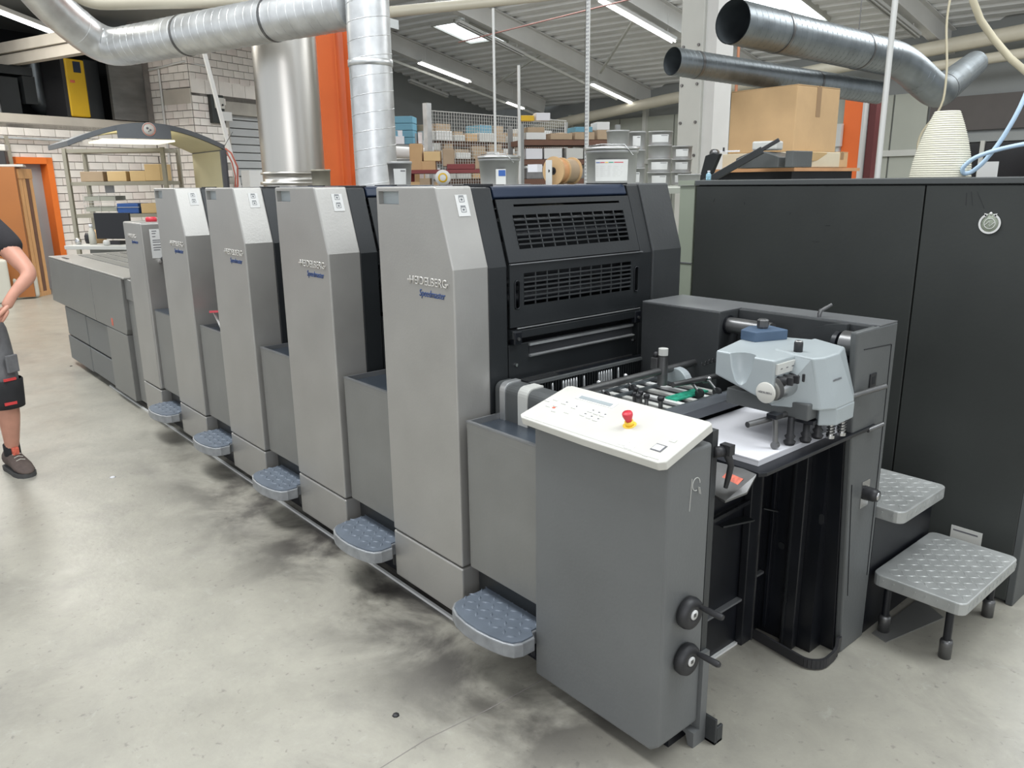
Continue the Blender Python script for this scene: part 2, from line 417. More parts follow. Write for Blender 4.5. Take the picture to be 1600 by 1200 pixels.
# back wall: mortar slab with a door hole, an opening above
nA = WW
DOOR = (-.12, .42)      # door opening along the wall, height 2.02
wA = thing('wall_back', None, None, PA); wA['kind'] = 'structure'
def slabw(org, u, nrm, s0, s1, z0, z1, t=.2, mb=None):
    mb = mb or MB(); c = org+u*((s0+s1)/2)+Vector((0, 0, (z0+z1)/2))-nrm*(t/2)
    return mb.obox(c, u*((s1-s0)/2), nrm*(t/2), Vector((0, 0, (z1-z0)/2)))
mb = MB(); slabw(PA, VV, nA, -3.2, DOOR[0], 0, 2.55, .2, mb); slabw(PA, VV, nA, DOOR[1], S_A1, 0, 2.55, .2, mb)
slabw(PA, VV, nA, DOOR[0], DOOR[1], 2.02, 2.55, .2, mb); slabw(PA, VV, nA, 2.36, S_A1, 2.55, 5.2, .2, mb)
mb.build('mortar', M['mortar'], wA)
wall_bricks('wall_back', PA, VV, nA, -1.0, S_A1, .0, 2.5, lambda s, z: DOOR[0] < s < DOOR[1] and z < 2.0,
            lambda s, z: -.65 < s < 2.3 and z > .85 and not (1.0 < s < 2.2 and z > 2.2), wA)
mb = MB(); slabw(PA, VV, nA, -3.2, S_A1, 2.50, 2.70, .24, mb); mb.build('lintel', M['concrete_l'], wA)
# pier (left return) and shutter wall
wP = thing('wall_left', None, None, PC); wP['kind'] = 'structure'
nP = -VV
slabw(PC, WW, nP, 0, .98, 0, 5.2, .2).build('mortar', M['mortar'], wP)
wall_bricks('wall_left', PC, WW, nP, .0, .98, .5, 5.0, lambda s, z: 2.95 < z < 3.25 and s > .25, lambda s, z: z > 1.2 and z < 4.2, wP)
mb = MB(); mb.obox(PC+WW*.61+Vector((0, 0, 3.11)), WW*.37, nP*.025, Vector((0, 0, .125))); mb.build('lintel', M['concrete_l'], wP)
wS = thing('wall_right', None, None, PK); wS['kind'] = 'structure'
SH0, SH1, SHZ = .80, 3.75, 2.88         # roller shutter opening
mb = MB(); slabw(PK, VV, WW, 0, SH0-.1, 0, 5.4, .2, mb); slabw(PK, VV, WW, SH0-.1, 5.3, SHZ+.2, 5.4, .2, mb); slabw(PK, VV, WW, SH1+.1, 5.3, 0, SHZ+.2, .2, mb)
mb.build('mortar', M['mortar'], wS)
wall_bricks('wall_right', PK, VV, WW, 0, 5.3, .5, 5.25, lambda s, z: (s > SH0-.1 and z < 3.42) and not (s > SH1+.35) or (3.12 < z < 3.42),
            lambda s, z: z > 1.2 and (z < 4.35 or s > 2.5) , wS)
mb = MB(); slabw(PK, VV, WW, SH0-.1, SH1+.4, SHZ-.02, 3.15, .24, mb); slabw(PK, VV, WW, SH0-.12, SH0, 0, SHZ, .24, mb); slabw(PK, VV, WW, SH1, SH1+.4, 0, SHZ, .24, mb); mb.build('lintel', M['concrete'], wS)
for i in range(16):
    mb = MB(); mb.obox(PK+VV*(.5*.31+.31*i)+Vector((0, 0, 3.285))+WW*.0, VV*.15, WW*.02, Vector((0, 0, .12))); mb.build('block', M['brick'], wS)
# roller shutter door
dS = thing('door_2', None, None, PK); dS['kind'] = 'structure'
for i in range(20):
    z0 = .02+i*.145
    if z0 < SHZ-.02:
        mb = MB(); c = PK+VV*((SH0+SH1)/2)-WW*.10+Vector((0, 0, z0+.07)); mb.obox(c, VV*((SH1-SH0)/2), WW*.012, Vector((0, 0, .064)))
        mb.build('slat', M['shutter'], dS, .006)
slabw(PK, VV, WW, SH0, SH1, 0, SHZ, .02, MB()).build('backing', M['wallgrey'], dS).location = -WW*.13
# orange framed grey door
d1 = thing('door_1', None, None, PA); d1['kind'] = 'structure'
mb = MB()
for a, b, z0, z1 in ((DOOR[0]-.06, DOOR[0]+.02, 0, 2.06), (DOOR[1]-.04, DOOR[1]+.06, 0, 2.06), (DOOR[0]-.06, DOOR[1]+.06, 1.96, 2.06)):
    mb.obox(PA+VV*((a+b)/2)-WW*.06+Vector((0, 0, (z0+z1)/2)), VV*((b-a)/2), WW*.12, Vector((0, 0, (z1-z0)/2)))
mb.build('door_frame', M['orangedk'], d1)
mb = MB(); mb.obox(PA+VV*.15-WW*.14+Vector((0, 0, .98)), VV*.26, WW*.02, Vector((0, 0, .98))); mb.build('door_leaf', M['greydoor'], d1)
# dark plant room above the lintel
mb = MB(); slabw(PA-WW*2.6, VV, nA, -4, 2.36, 2.5, 4.4, .1, mb)
mb.obox(PA+VV*(-1)-WW*1.3+Vector((0, 0, 2.52)), VV*3, WW*1.3, Vector((0, 0, .05))); mb.obox(PA+VV*2.36-WW*1.3+Vector((0, 0, 3.4)), VV*.05, WW*1.3, Vector((0, 0, .9)))
struct(mb, 'wall_plant_room', M['blackmatte'])
# soffit over the old workshop with its downstand beam
mb = MB(); c = PA+VV*0.2+WW*0.1+Vector((0, 0, 4.45)); mb.obox(c, VV*5.2, WW*3.3, Vector((0, 0, .08))); struct(mb, 'ceiling_soffit', M['wallgrey'])
mb = MB(); mb.bar((-10.6, 1.72, 3.50), (-14.8, .71, 3.58), .14, .15); struct(mb, 'trim_downstand_beam', M['concrete_l'])
mb = MB(); mb.bar((-10.4, 1.76, 3.655), (-14.8, .66, 3.75), .20, .15); struct(mb, 'trim_upper_beam', M['concrete_l'])

# --- big hall: roof deck, beams, rear wall
RD = Vector((-.9783, -.207, 0)).normalized(); BD = Vector((.0436, .9662, -.2542)).normalized()
RN = BD.cross(RD).normalized(); RN = RN if RN.z > 0 else -RN
E1 = Vector((-13.094, 16.621, 3.640))
mb = MB(); DK = E1+RN*.47; pv = []; pitch = .31; n = 0; u = -25.5
prof = []
while u < .6:
    for du, h in ((0, 0), (.13, 0), (.165, .05), (.275, .05)): prof.append((u+du, h))
    u += pitch
vs = []; 
for uu, h in prof:
    p = DK+BD*uu+RN*h
    vs.append(p-RD*22); vs.append(p+RD*9.5)
mb.add(vs, [(2*i, 2*i+1, 2*i+3, 2*i+2) for i in range(len(prof)-1)])
roof = struct(mb, 'ceiling', M['roof'])
for k, x16 in enumerate((-20.6, -16.7, -13.09, -9.4, -5.1, -1.3, 2.6, 6.5)):
    e = E1+RD*((E1.x-x16)/.9783)*1.0
    e = E1-RD*((x16-E1.x)/.9783)
    a = e-BD*24; b = e+BD*.1
    mb = MB(); mb.bar(a+RN*.22, b+RN*.22, .012, .44, RN); mb.bar(a+RN*.01, b+RN*.01, .2, .02, RN); mb.bar(a+RN*.45, b+RN*.45, .2, .02, RN)
    struct(mb, 'trim_%d' % (k+1), M['beam'])
mb = MB(); mb.box(-21, 9, 16.75, 16.95, 0, 6.5); wr = struct(mb, 'wall_rear', M['wallgrey'])
mb = MB(); mb.box(-19.7, -19.5, 7.0, 16.8, 0, 7.5); struct(mb, 'wall_far_left', M['wallgrey'])
# wall panels on the rear wall
px_ = [-16.2, -15.2, -14.2, -13.2, -12.2, -11.2, -10.2, -9.2, -8.2, -7.2, -6.2, -5.45]
for a, b in zip(px_[:-1], px_[1:]):
    o = MB().box(a+.02, b-.02, 16.70, 16.75, 0, 2.05).build('panel', M['wallgreen'], wr); o2 = MB().box(a+.02, b-.02, 16.70, 16.75, 2.18, 3.35).build('panel', M['wallgreen'], wr)
for a in px_[::3]:
    MB().box(a-.06, a+.06, 16.6, 16.76, 0, 3.6).build('post', M['beamlight'], wr)
MB().box(-16.2, -5.4, 16.62, 16.74, 2.05, 2.18).build('rail', M['beamlight'], wr)
MB().box(-5.4, 4.0, 16.66, 16.76, 2.52, 3.2).build('panel', M['walldark'], wr)
MB().box(-5.4, 4.0, 16.66, 16.76, 0, 1.2).build('panel', M['walldark'], wr)
MB().box(-5.35, 4.0, 16.60, 16.76, 2.28, 2.45).build('rail', M['wallgrey'], wr)
# window band in the rear wall
wn = thing('window_1', None, None, (-4, 16.6, 1.9)); wn['kind'] = 'structure'
for i in range(9): MB().box(-5.3+i, -5.22+i, 16.56, 16.66, 1.2, 2.3).build('mullion', M['beamlight'], wn)
for i in range(8): MB().box(-5.22+i, -4.3+i, 16.60, 16.61, 1.24, 2.26).build('pane', M['screen'], wn)

# skylights in the roof
def skylight(c, hu, hv, lab):
    t = thing('skylight', lab, 'skylight', c)
    mb = MB(); c = Vector(c)
    for s1 in (-1, 1):
        mb.bar(c+BD*hu*s1-RD*hv, c+BD*hu*s1+RD*hv, .05, .12, RN); mb.bar(c-BD*hu+RD*hv*s1, c+BD*hu+RD*hv*s1, .05, .12, RN)
    mb.build('frame', M['beamlight'], t)
    MB().obox(c-RN*.01, BD*(hu-.02), RD*(hv-.02), RN*.005).build('pane', M['daypane'], t)
skylight((-15.05, 11.6, 5.33), .62, .38, 'white daylit roof light left of the thin hanging white rod')
skylight((-14.35, 11.75, 5.24), .62, .16, 'narrow daylit roof strip just beside the left roof light')
skylight((-8.0, 14.0, 5.10), 1.0, .95, 'large glaring roof light above the two open duct mouths')
skylight((-10.4, 9.6, 6.20), .8, 1.2, 'roof light high over the slotted upright, out at the top')

def tube_lamp(a, b, lit, lab, w=.16, drop=.0):
    a, b = Vector(a), Vector(b); t = thing('fluorescent_lamp', lab, 'lamp', (a+b)/2)
    MB().bar(a+Vector((0, 0, .05)), b+Vector((0, 0, .05)), w, .06).build('housing', M['lampbody'], t)
    d = (b-a).normalized(); s = d.cross(Vector((0, 0, 1))).normalized()
    for k in (-1, 1):
        MB().cyl(a+s*w*.25*k-Vector((0, 0, .005)), b+s*w*.25*k-Vector((0, 0, .005)), .016, n=8).build('tube', M['lamp_on'] if lit else M['lampbody'], t)
    for q in (a+d*.2, b-d*.2): MB().cyl(q+Vector((0, 0, .08)), q+Vector((0, 0, .5)), .006, n=6).build('hanger', M['whitepole'], t)
tube_lamp((-9.70, 11.0, 5.10), (-9.58, 13.22, 4.53), True, 'bright fluorescent batten running down to the grey column', .2)
tube_lamp((-13.06, 14.3, 4.05), (-13.0, 16.2, 3.56), True, 'lit fluorescent batten right of the slotted upright')
tube_lamp((-16.65, 11.33, 4.74), (-16.49, 12.9, 4.34), True, 'lit fluorescent batten below the left roof light', .3)
tube_lamp((-16.5, 14.3, 3.87), (-16.45, 14.9, 3.72), True, 'short lit batten above the mesh fence')
tube_lamp((-13.4, 10.2, 5.12), (-13.41, 12.2, 4.60), False, 'unlit twin batten under the left roof light')
tube_lamp((-17.98, 11.87, 4.42), (-17.97, 13.2, 4.08), False, 'unlit grey batten by the dark gable wall')
tube_lamp((-5.40, 13.0, 4.83), (-5.25, 15.3, 4.25), False, 'unlit batten alongside the roof beam above the big duct')
tube_lamp((-12.45, 1.88, 3.84), (-11.6, .45, 4.10), True, 'lit tube on the dark soffit at the top left corner', .12)
# lighting rails hung beside the beams
for nm, a, b, lab in (('a', (-17.08, 10.68, 4.82), (-16.6, 16.2, 3.45), 'long pale conduit under the left roof beam'),
                      ('b', (-13.45, 10.9, 5.0), (-13.35, 15.6, 3.78), 'long pale conduit under the second roof beam')):
    solo(MB().bar(a, b, .05, .06), 'conduit_rail', M['beamlight'], lab, 'conduit', at=a)
solo(MB().bar((-13.0, 14.55, 4.35), (-9.7, 12.1, 4.95), .05, .05), 'tie_rod', M['beamlight'], 'slanting tie rod between the roof beams right of the slotted upright', 'rod', at=(-13, 14.55, 4.35))
solo(MB().bar((-16.6, 13.9, 4.35), (-13.4, 12.9, 4.75), .05, .05), 'tie_rod', M['beamlight'], 'slanting tie rod between the roof beams left of the slotted upright', 'rod', at=(-16.6, 13.9, 4.35))
# grey steel columns
def hcol(name, lab, cx, cy, ang, w, d, z0, z1, m, cat='column'):
    t = thing(name, lab, cat, (cx, cy, z0)); u = Vector((math.cos(ang), math.sin(ang), 0)); v = Vector((-u.y, u.x, 0)); c = Vector((cx, cy, (z0+z1)/2)); h = Vector((0, 0, (z1-z0)/2))
    MB().obox(c-v*d/2, u*w/2, v*.01, h).build('flange', m, t); MB().obox(c+v*d/2, u*w/2, v*.01, h).build('flange', m, t); MB().obox(c, u*.008, v*(d/2-.01), h).build('web', m, t)
    return t
mb = thing('steel_column', 'wide pale grey steel column behind the tins, carrying the roof', 'column', (-4.3, 7.05, 0))
MB().box(-.20+-4.32, .14+-4.32, 6.95, 7.25, 0, 6.6).build('casing', M['beamlight'], mb, .01)
MB().box(-4.18, -4.02, 7.0, 7.35, 0, 6.6).build('flange', M['beam'], mb)
for z in (1.9, 2.3, 2.75, 3.2):
    for dx in (-.15, .08): MB().cyl((-4.32+dx, 6.93, z), (-4.32+dx, 6.96, z), .018, n=8).build('bolt', M['darksteel'], mb)
c1 = thing('steel_column', 'orange steel column between the steel cylinder and the upright duct', 'column', (-6.35, 3.15, 0))
ow = Vector((rt.x, rt.y, 0)).normalized()
MB().obox((-6.47, 3.03, 2.1), Vector((.13, .11, 0)), Vector((.012, -.014, 0)), (0, 0, 2.1)).build('flange', M['orange'], c1)
MB().obox((-6.22, 3.35, 2.1), Vector((.13, .11, 0)), Vector((.012, -.014, 0)), (0, 0, 2.1)).build('flange', M['orange'], c1)
MB().obox((-6.40, 3.22, 2.1), Vector((.12, -.14, 0))*.9, Vector((.006, .005, 0)), (0, 0, 2.1)).build('web', M['orange'], c1)
MB().obox((-6.18, 3.27, 1.72), Vector((.04, .035, 0)), Vector((.004, -.005, 0)), (0, 0, .05)).build('sticker', M['label'], c1)
c2_ = c2 = thing('steel_column', 'orange steel column with dark red edge behind the cartons', 'column', (-3.0, 8.8, 0))
MB().box(-3.22, -2.97, 8.72, 8.75, 0, 2.62).build('flange', M['orange'], c2); MB().box(-2.97, -2.94, 8.70, 9.0, 0, 2.62).build('edge', M['whitepole'], c2); MB().box(-2.93, -2.84, 8.80, 9.05, 0, 2.6).build('edge', M['darkred'], c2)
MB().box(-3.27, -3.23, 8.68, 8.74, 0, 2.0).build('edge', M['whitepole'], c2); MB().box(-3.30, -3.20, 8.64, 8.70, 2.0, 2.28).build('junction_box', M['whitepole'], c2)
# gutters and pipes along the rear eaves
solo(MB().tube([(-17.2, 15.9, 3.2), (-11.9, 15.9, 3.66), (-5.0, 15.9, 4.1), (2, 15.9, 4.5)], .14, 14), 'drain_pipe', M['pvc'], 'long cream drain pipe along the eaves, upper of two on the right', 'pipe', at=(-11.9, 15.9, 3.6))
solo(MB().tube([(-5.9, 15.9, 3.72), (2, 15.9, 4.0)], .10, 12), 'drain_pipe', M['pvc'], 'cream drain pipe along the eaves, lower of two on the right', 'pipe', at=(-5.5, 15.9, 3.8))

# ================================================================= PRESS
LC = []
def side_prof(x0, zl, zh, zb=1.33, d=.085): return [(x0, zl), (0, zl), (0, zb), (-d, zh), (x0, zh)]
def slant(z):   # x on the slanted front above the bend
    return 0 if z < 1.33 else -.085*(z-1.33)/.262
def guard_plate(mb, y0, y1, z0, z1, holes, t=.006, off=0.):
    """sheet in the tower front following the slant; holes = list of (y0,y1,z0,z1) disjoint in z order"""
    zs = sorted({z0, z1, *[h[2] for h in holes], *[h[3] for h in holes]})
    for a, b in zip(zs[:-1], zs[1:]):
        cuts = sorted([(h[0], h[1]) for h in holes if h[2] <= a+1e-6 and h[3] >= b-1e-6])
        y = y0
        for c0, c1_ in cuts+[(y1, y1)]:
            if c0-y > 1e-4:
                xa, xb = slant(a)+off, slant(b)+off
                mb.add([(xa, y, a), (xa, c0, a), (xb, c0, b), (xb, y, b), (xa-t, y, a), (xa-t, c0, a), (xb-t, c0, b), (xb-t, y, b)],
                       [(0, 1, 2, 3), (7, 6, 5, 4), (0, 4, 5, 1), (1, 5, 6, 2), (2, 6, 7, 3), (3, 7, 4, 0)])
            y = c1_
def bar_on(mb, ya, za, yb, zb_, w, off=-.003, t=.004):
    a = Vector((slant(za)+off, ya, za)); b = Vector((slant(zb_)+off, yb, zb_)); mb.bar(a, b, t, w, (1, 0, 0)) if abs(ya-yb) < 1e-6 else mb.bar(a, b, t, w, (0, 0, 1))

unit = thing('printing_unit', 'nearest printing tower with two black grilles facing the feeder', 'printing unit', (0, 0, 0), 'row of tall grey printing towers')
# operator side cover with a recessed grip
sc = MB().prism(side_prof(-.449, .277, 1.592), 0, .147).build('side_cover', M['silver'], unit, .007, 3)
cut = MB().box(-.43, -.30, -.02, .022, 1.533, 1.577).build('grip_cutter', M['silver'])
bo = sc.modifiers.new('grip', 'BOOLEAN'); bo.object = cut; bo.operation = 'DIFFERENCE'; bo.solver = 'EXACT'
bpy.context.view_layer.update()
me = bpy.data.meshes.new_from_object(sc.evaluated_get(bpy.context.evaluated_depsgraph_get()))
sc.modifiers.clear(); sc.data = me; me.name = 'side_cover'; bpy.data.objects.remove(cut)
MB().box(-.4295, -.3005, .0195, .0215, 1.5335, 1.5765).build('grip_recess', M['head'], sc)
MB().prism([(-.449, .075), (0, .075), (0, .271), (-.449, .271)], 0, .147).build('lower_cover', M['silver'], unit, .006)
MB().prism([(-.445, .075), (-.004, .075), (-.004, 1.325), (-.088, 1.587), (-.445, 1.587)], .147, .232).build('inner_cover', M['charcoal'], unit, .005)
MB().prism([(-.445, .30), (-.004, .30), (-.004, 1.325), (-.088, 1.587), (-.445, 1.587)], .928, .997).build('inner_cover', M['charcoal'], unit, .005)
MB().prism([(-.449, .10), (0, .10), (0, 1.33), (-.085, 1.592), (-.449, 1.592)], .998, 1.183).build('drive_cover', M['feeder'], unit, .006)
MB().prism([(-.40, .10), (-.10, .10), (-.10, 1.2), (-.17, 1.50), (-.40, 1.50)], .234, .926).build('machine_frame', M['blackmatte'], unit)
# inking rollers seen through the grilles
for x, z, r in ((-.055, 1.42, .018), (-.05, 1.20, .026), (-.05, 1.26, .016), (-.075, 1.475, .007)):
    MB().cyl((x-.02, .236, z), (x-.02, .924, z), r, n=16).build('roller', M['steel'] if z == 1.475 else M['black'], unit)
# hood
hp = [(-.44, 1.50), (-.44, 1.590), (-.105, 1.590), (-.090, 1.583), (-.078, 1.553), (-.09, 1.545)]
hd = MB().prism(hp, .240, .920).build('hood', M['navy'], unit, .004)
tag(hd, 'navy blue hood')
for y in (.236, .924):
    MB().bar((-.30, y, 1.592), (-.085, y, 1.592), .012, .006).build('hinge_strip', M['black'], unit)
# upper guard with slot and punched grille
g = MB(); guard_plate(g, .240, .920, 1.336, 1.546, [(.315, .86, 1.520, 1.528), (.300, .872, 1.378, 1.492)], off=-.001)
ug = g.build('upper_guard', M['charcoal'], unit)
gb = MB()
for i in range(1, 10): bar_on(gb, .300+.572*i/10, 1.378, .300+.572*i/10, 1.492, .005)
for j in range(1, 7): z = 1.378+.114*j/7; bar_on(gb, .300, z, .872, z, .0055, .0)
gb.build('grille', M['feeder'], ug)
g = MB(); guard_plate(g, .236, .924, 1.112, 1.330, [(.300, .862, 1.185, 1.297), (.258, .280, 1.175, 1.275), (.885, .903, 1.180, 1.275)], off=.004)
lg = g.build('lower_guard', M['charcoal'], unit)
MB().bar((.006, .236, 1.331), (.006, .924, 1.331), .010, .003).build('edge_strip', M['topplate'], lg)
gb = MB()
for i in range(1, 10): bar_on(gb, .300+.562*i/10, 1.185, .300+.562*i/10, 1.297, .005, .001)
for j in range(1, 7): z = 1.185+.112*j/7; bar_on(gb, .300, z, .862, z, .0055, .003)
gb.build('grille', M['feeder'], lg)
for y in (.269, .894):
    lp = [Vector((.006, y+.011*math.cos(t), 1.225+(.038 if math.sin(t) > 0 else -.038)+.011*math.sin(t))) for t in [2*PI*k/20 for k in range(20)]]
    MB().tube(lp, .0022, 6, closed=True).build('grip_slot', M['black'], lg)
# cross bars under the guards
MB().prism([(-.02, 1.066), (.012, 1.072), (.012, 1.100), (-.02, 1.106)], .240, .920).build('cross_bar', M['charcoal'], unit, .002)
MB().bar((.010, .262, 1.108), (.010, .915, 1.108), .005, .003).build('edge_strip', M['galv'], unit)
for y in (.262, .902):
    MB().box(-.01, .016, y-.018, y+.018, 1.050, 1.098).build('bracket', M['black'], unit, .004)
    MB().cyl((.016, y, 1.072), (.021, y, 1.072), .006, n=12).build('bolt', M['darksteel'], unit)
MB().box(-.03, -.006, .236, .924, .80, 1.05).build('front_panel', M['charcoal'], unit, .003)
MB().box(-.02, .001, .33, .89, 1.036, 1.045).build('scale_bar', M['galv'], unit)
MB().box(-.02, -.004, .33, .89, 1.006, 1.036).build('slot', M['blackmatte'], unit)
MB().prism([(-.02, .996), (.004, .996), (.010, 1.002), (-.02, 1.008)], .33, .89).build('scale_bar', M['galv'], unit)
for y in (.268, .90): MB().cyl((-.006, y, .975), (.0, y, .975), .006, n=10).build('bolt', M['steel'], unit)
MB().box(-.01, .0, .29, .89, .912, .920).build('edge_strip', M['darksteel'], unit)
# instruction plate on the slanted front
du = Vector((0, 1, 0)); dv = Vector((-.085, 0, .262)).normalized(); dn = du.cross(dv)
st = MB().obox(Vector((slant(1.53), .094, 1.53))+dn*.0012, du*.024, dv*.036, dn*.001).build('sticker', M['label'], unit)
pr = MB()
for zz in (.020, -.014):
    c = Vector((slant(1.53), .094, 1.53))+dv*zz+dn*.0026
    for a, b in ((-1, 0), (1, 0)): pr.obox(c+du*.010*a, du*.0007, dv*.008, dn*.0004)
    for b in (-1, 1): pr.obox(c+dv*.008*b, du*.010, dv*.0007, dn*.0004)
    pr.obox(c+dv*.012, du*.010, dv*.0014, dn*.0004); pr.obox(c, du*.004, dv*.003, dn*.0004)
pr.build('pictogram', M['boothgrey'], st)
text('raised_lettering', 'HEIDELBERG', .215, .028, (-.250, -.001, 1.268), (1, 0, 0), (0, 0, 1), M['lettersilver'], unit, .0018)
mb = MB(); mb.box(-.262, -.250, -.005, -.001, 1.2795, 1.2840); mb.box(-.036, -.024, -.005, -.001, 1.2795, 1.2840); mb.build('raised_dash', M['lettersilver'], unit)
text('printed_lettering', 'Speedmaster', .150, .032, (-.196, -.0006, 1.222), (1, 0, 0), (0, 0, 1), M['letterblue'], unit, .001, .2)
# guard box beside the tower and its top tray
MB().box(.022, .380, .020, .20, .285, .800).build('gap_guard', M['silver_dk'], unit, .004)
MB().box(.022, .380, .020, .030, .795, .822).build('guard_lip', M['silver_dk'], unit, .002)
mb = MB(); mb.box(.022, .380, .019, .031, .822, .827); mb.box(.022, .030, .031, .23, .806, .826); mb.build('guard_rim', M['topplate'], unit)
MB().box(.030, .380, .030, .232, .800, .806).build('guard_top', M['trayblue'], unit)
MB().box(.02, .385, .06, .20, .08, .28).build('kick_panel', M['charcoal'], unit)
# half-round foot step
out = [(.055, .10), (.055, -.05), (.062, -.085), (.085, -.110), (.13, -.128), (.19, -.136), (.25, -.136), (.31, -.128), (.36, -.115), (.392, -.098), (.405, -.07), (.405, -.02), (.378, -.004), (.378, .10)]
st = MB().prism(out, .152, .200, 'z').build('foot_step', M['steprim'], unit, .004)
inn = [(.225+(x-.225)*.95, (y+.02)*.94-.02) for x, y in out]
MB().prism(inn, .200, .2045, 'z').build('tread_pad', M['treadblue'], st)
def in_step(x, y):
    t = (x-.225)/.165; return abs(t) < .97 and y > -.108+.05*t*t and y < .09 and (x < .37)
mb = MB(); lugs(mb, in_step, .05, .40, -.13, .10, .2045, .036, .034, .011, .0035); mb.build('tread_pattern', M['treadblue'], st)
MB().cyl((.36, .02, .10), (.36, .02, .155), .012, n=10).build('bracket', M['black'], st)
# bridge between towers (hidden under the feeder for the nearest one)
bridge = MB().box(.0, .391, .236, .93, .10, .86).build('machine_frame', M['blackmatte'], unit)
ink = MB().box(.02, .375, .24, .92, .86, .875).build('cover_plate', M['charcoal'], unit)

labs = ['second printing tower from the feeder end, standing beyond the nearest one',
        'third printing tower from the feeder end of the row', 'farthest tall printing tower, next to the shorter delivery tower']
units = [unit]
for k in range(3):
    c = copy_tree(unit); c.location = (-.84*(k+1), 0, 0); c['label'] = labs[k]; units.append(c)
# the nearest tower has the feeder table where the others have a bridge
bpy.data.objects.remove(bridge); bpy.data.objects.remove(ink)
# small coloured odds on the guard tops
solo(MB().bar((-2.42, .10, .905), (-2.27, .03, .93), .05, .012), 'squeegee', M['red'], 'red blade lying tilted on the guard before the third tower', 'tool', at=(-2.4, .1, .9))
solo(MB().bar((-2.33, .05, .915), (-2.20, .04, .828), .008, .008), 'metal_strip', M['label'], 'thin white strip leaning under the red blade', 'tool', at=(-2.3, .05, .9))
solo(MB().lathe([(0, 0), (.03, 0), (.032, .05), (.02, .055), (0, .055)], (-3.05, .10, .829), n=14), 'ink_pot', M['red'], 'small red ink pot on the guard between short tower and farthest tall tower', 'pot', at=(-3.05, .1, .829))

# short delivery tower
sh = thing('delivery_tower', 'shorter silver tower at the far end of the tower row', 'printing unit', (-3.351, 0, 0))
MB().prism([(-3.726, .277), (-3.351, .277), (-3.351, 1.377), (-3.726, 1.377)], 0, .24).build('side_cover', M['silver'], sh, .012, 3)
MB().box(-3.726, -3.351, 0, .24, .075, .271).build('lower_cover', M['silver'], sh, .006)
MB().box(-3.72, -3.356, .24, 1.18, .10, 1.370).build('rear_cover', M['silver'], sh, .01)
MB().box(-3.350, -3.348, .055, .150, 1.15, 1.335).build('sticker', M['label'], sh)
mb = MB()
for i, z in enumerate((1.32, 1.305, 1.285, 1.262, 1.25, 1.232, 1.215, 1.2)): mb.box(-3.348, -3.3474, .068, .068+(.03, .024, .02, .07, .06, .05, .055, .04)[i], z, z+.005)
mb.build('printed_lines', M['darkprint'], sh)
MB().cyl((-3.351, .10, 1.12), (-3.29, .105, 1.145), .011, .015, 12).build('lever', M['steel'], sh)
MB().lathe([(0, 0), (.016, 0), (.018, .015), (.012, .026), (0, .03)], (-3.295, .105, 1.142), (.9, 0, .4), 14).build('knob', M['rubber'], sh)
text('raised_lettering', 'HEIDELBERG', .17, .024, (-3.625, -.001, 1.277), (1, 0, 0), (0, 0, 1), M['lettersilver'], sh, .0018)
text('printed_lettering', 'Speedmaster', .14, .028, (-3.56, -.0006, 1.235), (1, 0, 0), (0, 0, 1), M['letterblue'], sh, .001, .2)
MB().lathe([(0, 0), (.035, 0), (.036, .018), (.03, .03), (0, .03)], (-3.50, .12, 1.377), n=16).build('stop_button', M['red'], sh)
MB().box(-3.331, -2.98, .020, .20, .285, .818).build('gap_guard', M['silver_dk'], sh, .006)
MB().box(-3.331, -2.98, .02, .232, .815, .822).build('guard_top', M['trayblue'], sh)
MB().box(-3.35, -2.97, .236, .93, .10, .86).build('machine_frame', M['blackmatte'], sh)
MB().box(-3.33, -2.97, .06, .20, .08, .28).build('kick_panel', M['charcoal'], sh)
o2 = [(x-3.351, y) for x, y in out]
st = MB().prism(o2, .152, .200, 'z').build('foot_step', M['steprim'], sh, .004)
MB().prism([(x-3.351, y) for x, y in inn], .200, .2045, 'z').build('tread_pad', M['treadblue'], st)
mb = MB(); lugs(mb, lambda x, y: in_step(x+3.351, y), -3.30, -2.95, -.13, .10, .2045, .036, .034, .011, .0035); mb.build('tread_pattern', M['treadblue'], st)

# delivery section
dl = thing('delivery_section', 'long low grey delivery box at the far end of the press', 'printing machine', (-5.1, 0, 0))
MB().prism([(-6.45, .56), (-4.86, .56), (-4.86, .968), (-6.36, .968)], 0, .06).build('upper_panel', M['silver_dk'], dl, .004)
MB().prism([(-4.85, .56), (-4.0, .56), (-3.985, .60), (-3.975, .968), (-4.85, .968)], 0, .06).build('upper_panel', M['silver_dk'], dl, .004)
tb = MB().box(-6.36, -3.90, 0, 1.15, .969, .982).build('top_deck', M['silver'], dl, .004)
for i in range(7): MB().box(-6.2, -4.0, .22+i*.12, .31+i*.12, .982, .988).build('deck_slat', M['silver_dk'], dl)
MB().box(-6.05, -5.85, .05, .07, .982, .986).build('deck_slot', M['black'], dl); MB().box(-4.75, -4.62, .45, .48, .988, .991).build('deck_slot', M['black'], dl)
MB().box(-6.33, -3.9, .06, 1.14, .56, .968).build('inner_frame', M['charcoal'], dl)
for x0, x1, z0, z1 in ((-6.06, -5.30, .285, .545), (-5.28, -4.56, .285, .545), (-6.10, -5.30, .05, .272), (-5.28, -4.56, .06, .272)):
    MB().prism([(x0, z0), (x1, z0), (x1, z1-.03), (x1, z1), (x0, z1)], .015, .05).build('drawer_front', M['console'], dl, .008)
MB().box(-4.55, -4.0, .0, .2, .06, .556).build('lower_cover', M['silver_dk'], dl, .004)
MB().box(-3.97, -3.74, .03, .9, .07, .82).build('end_cover', M['silver_dk'], dl, .006)
MB().box(-3.97, -3.74, .02, .9, .82, .97).build('end_cover', M['silver_dk'], dl, .006)
MB().box(-6.0, -4.0, .05, 1.1, .05, .56).build('inner_frame', M['charcoal'], dl)
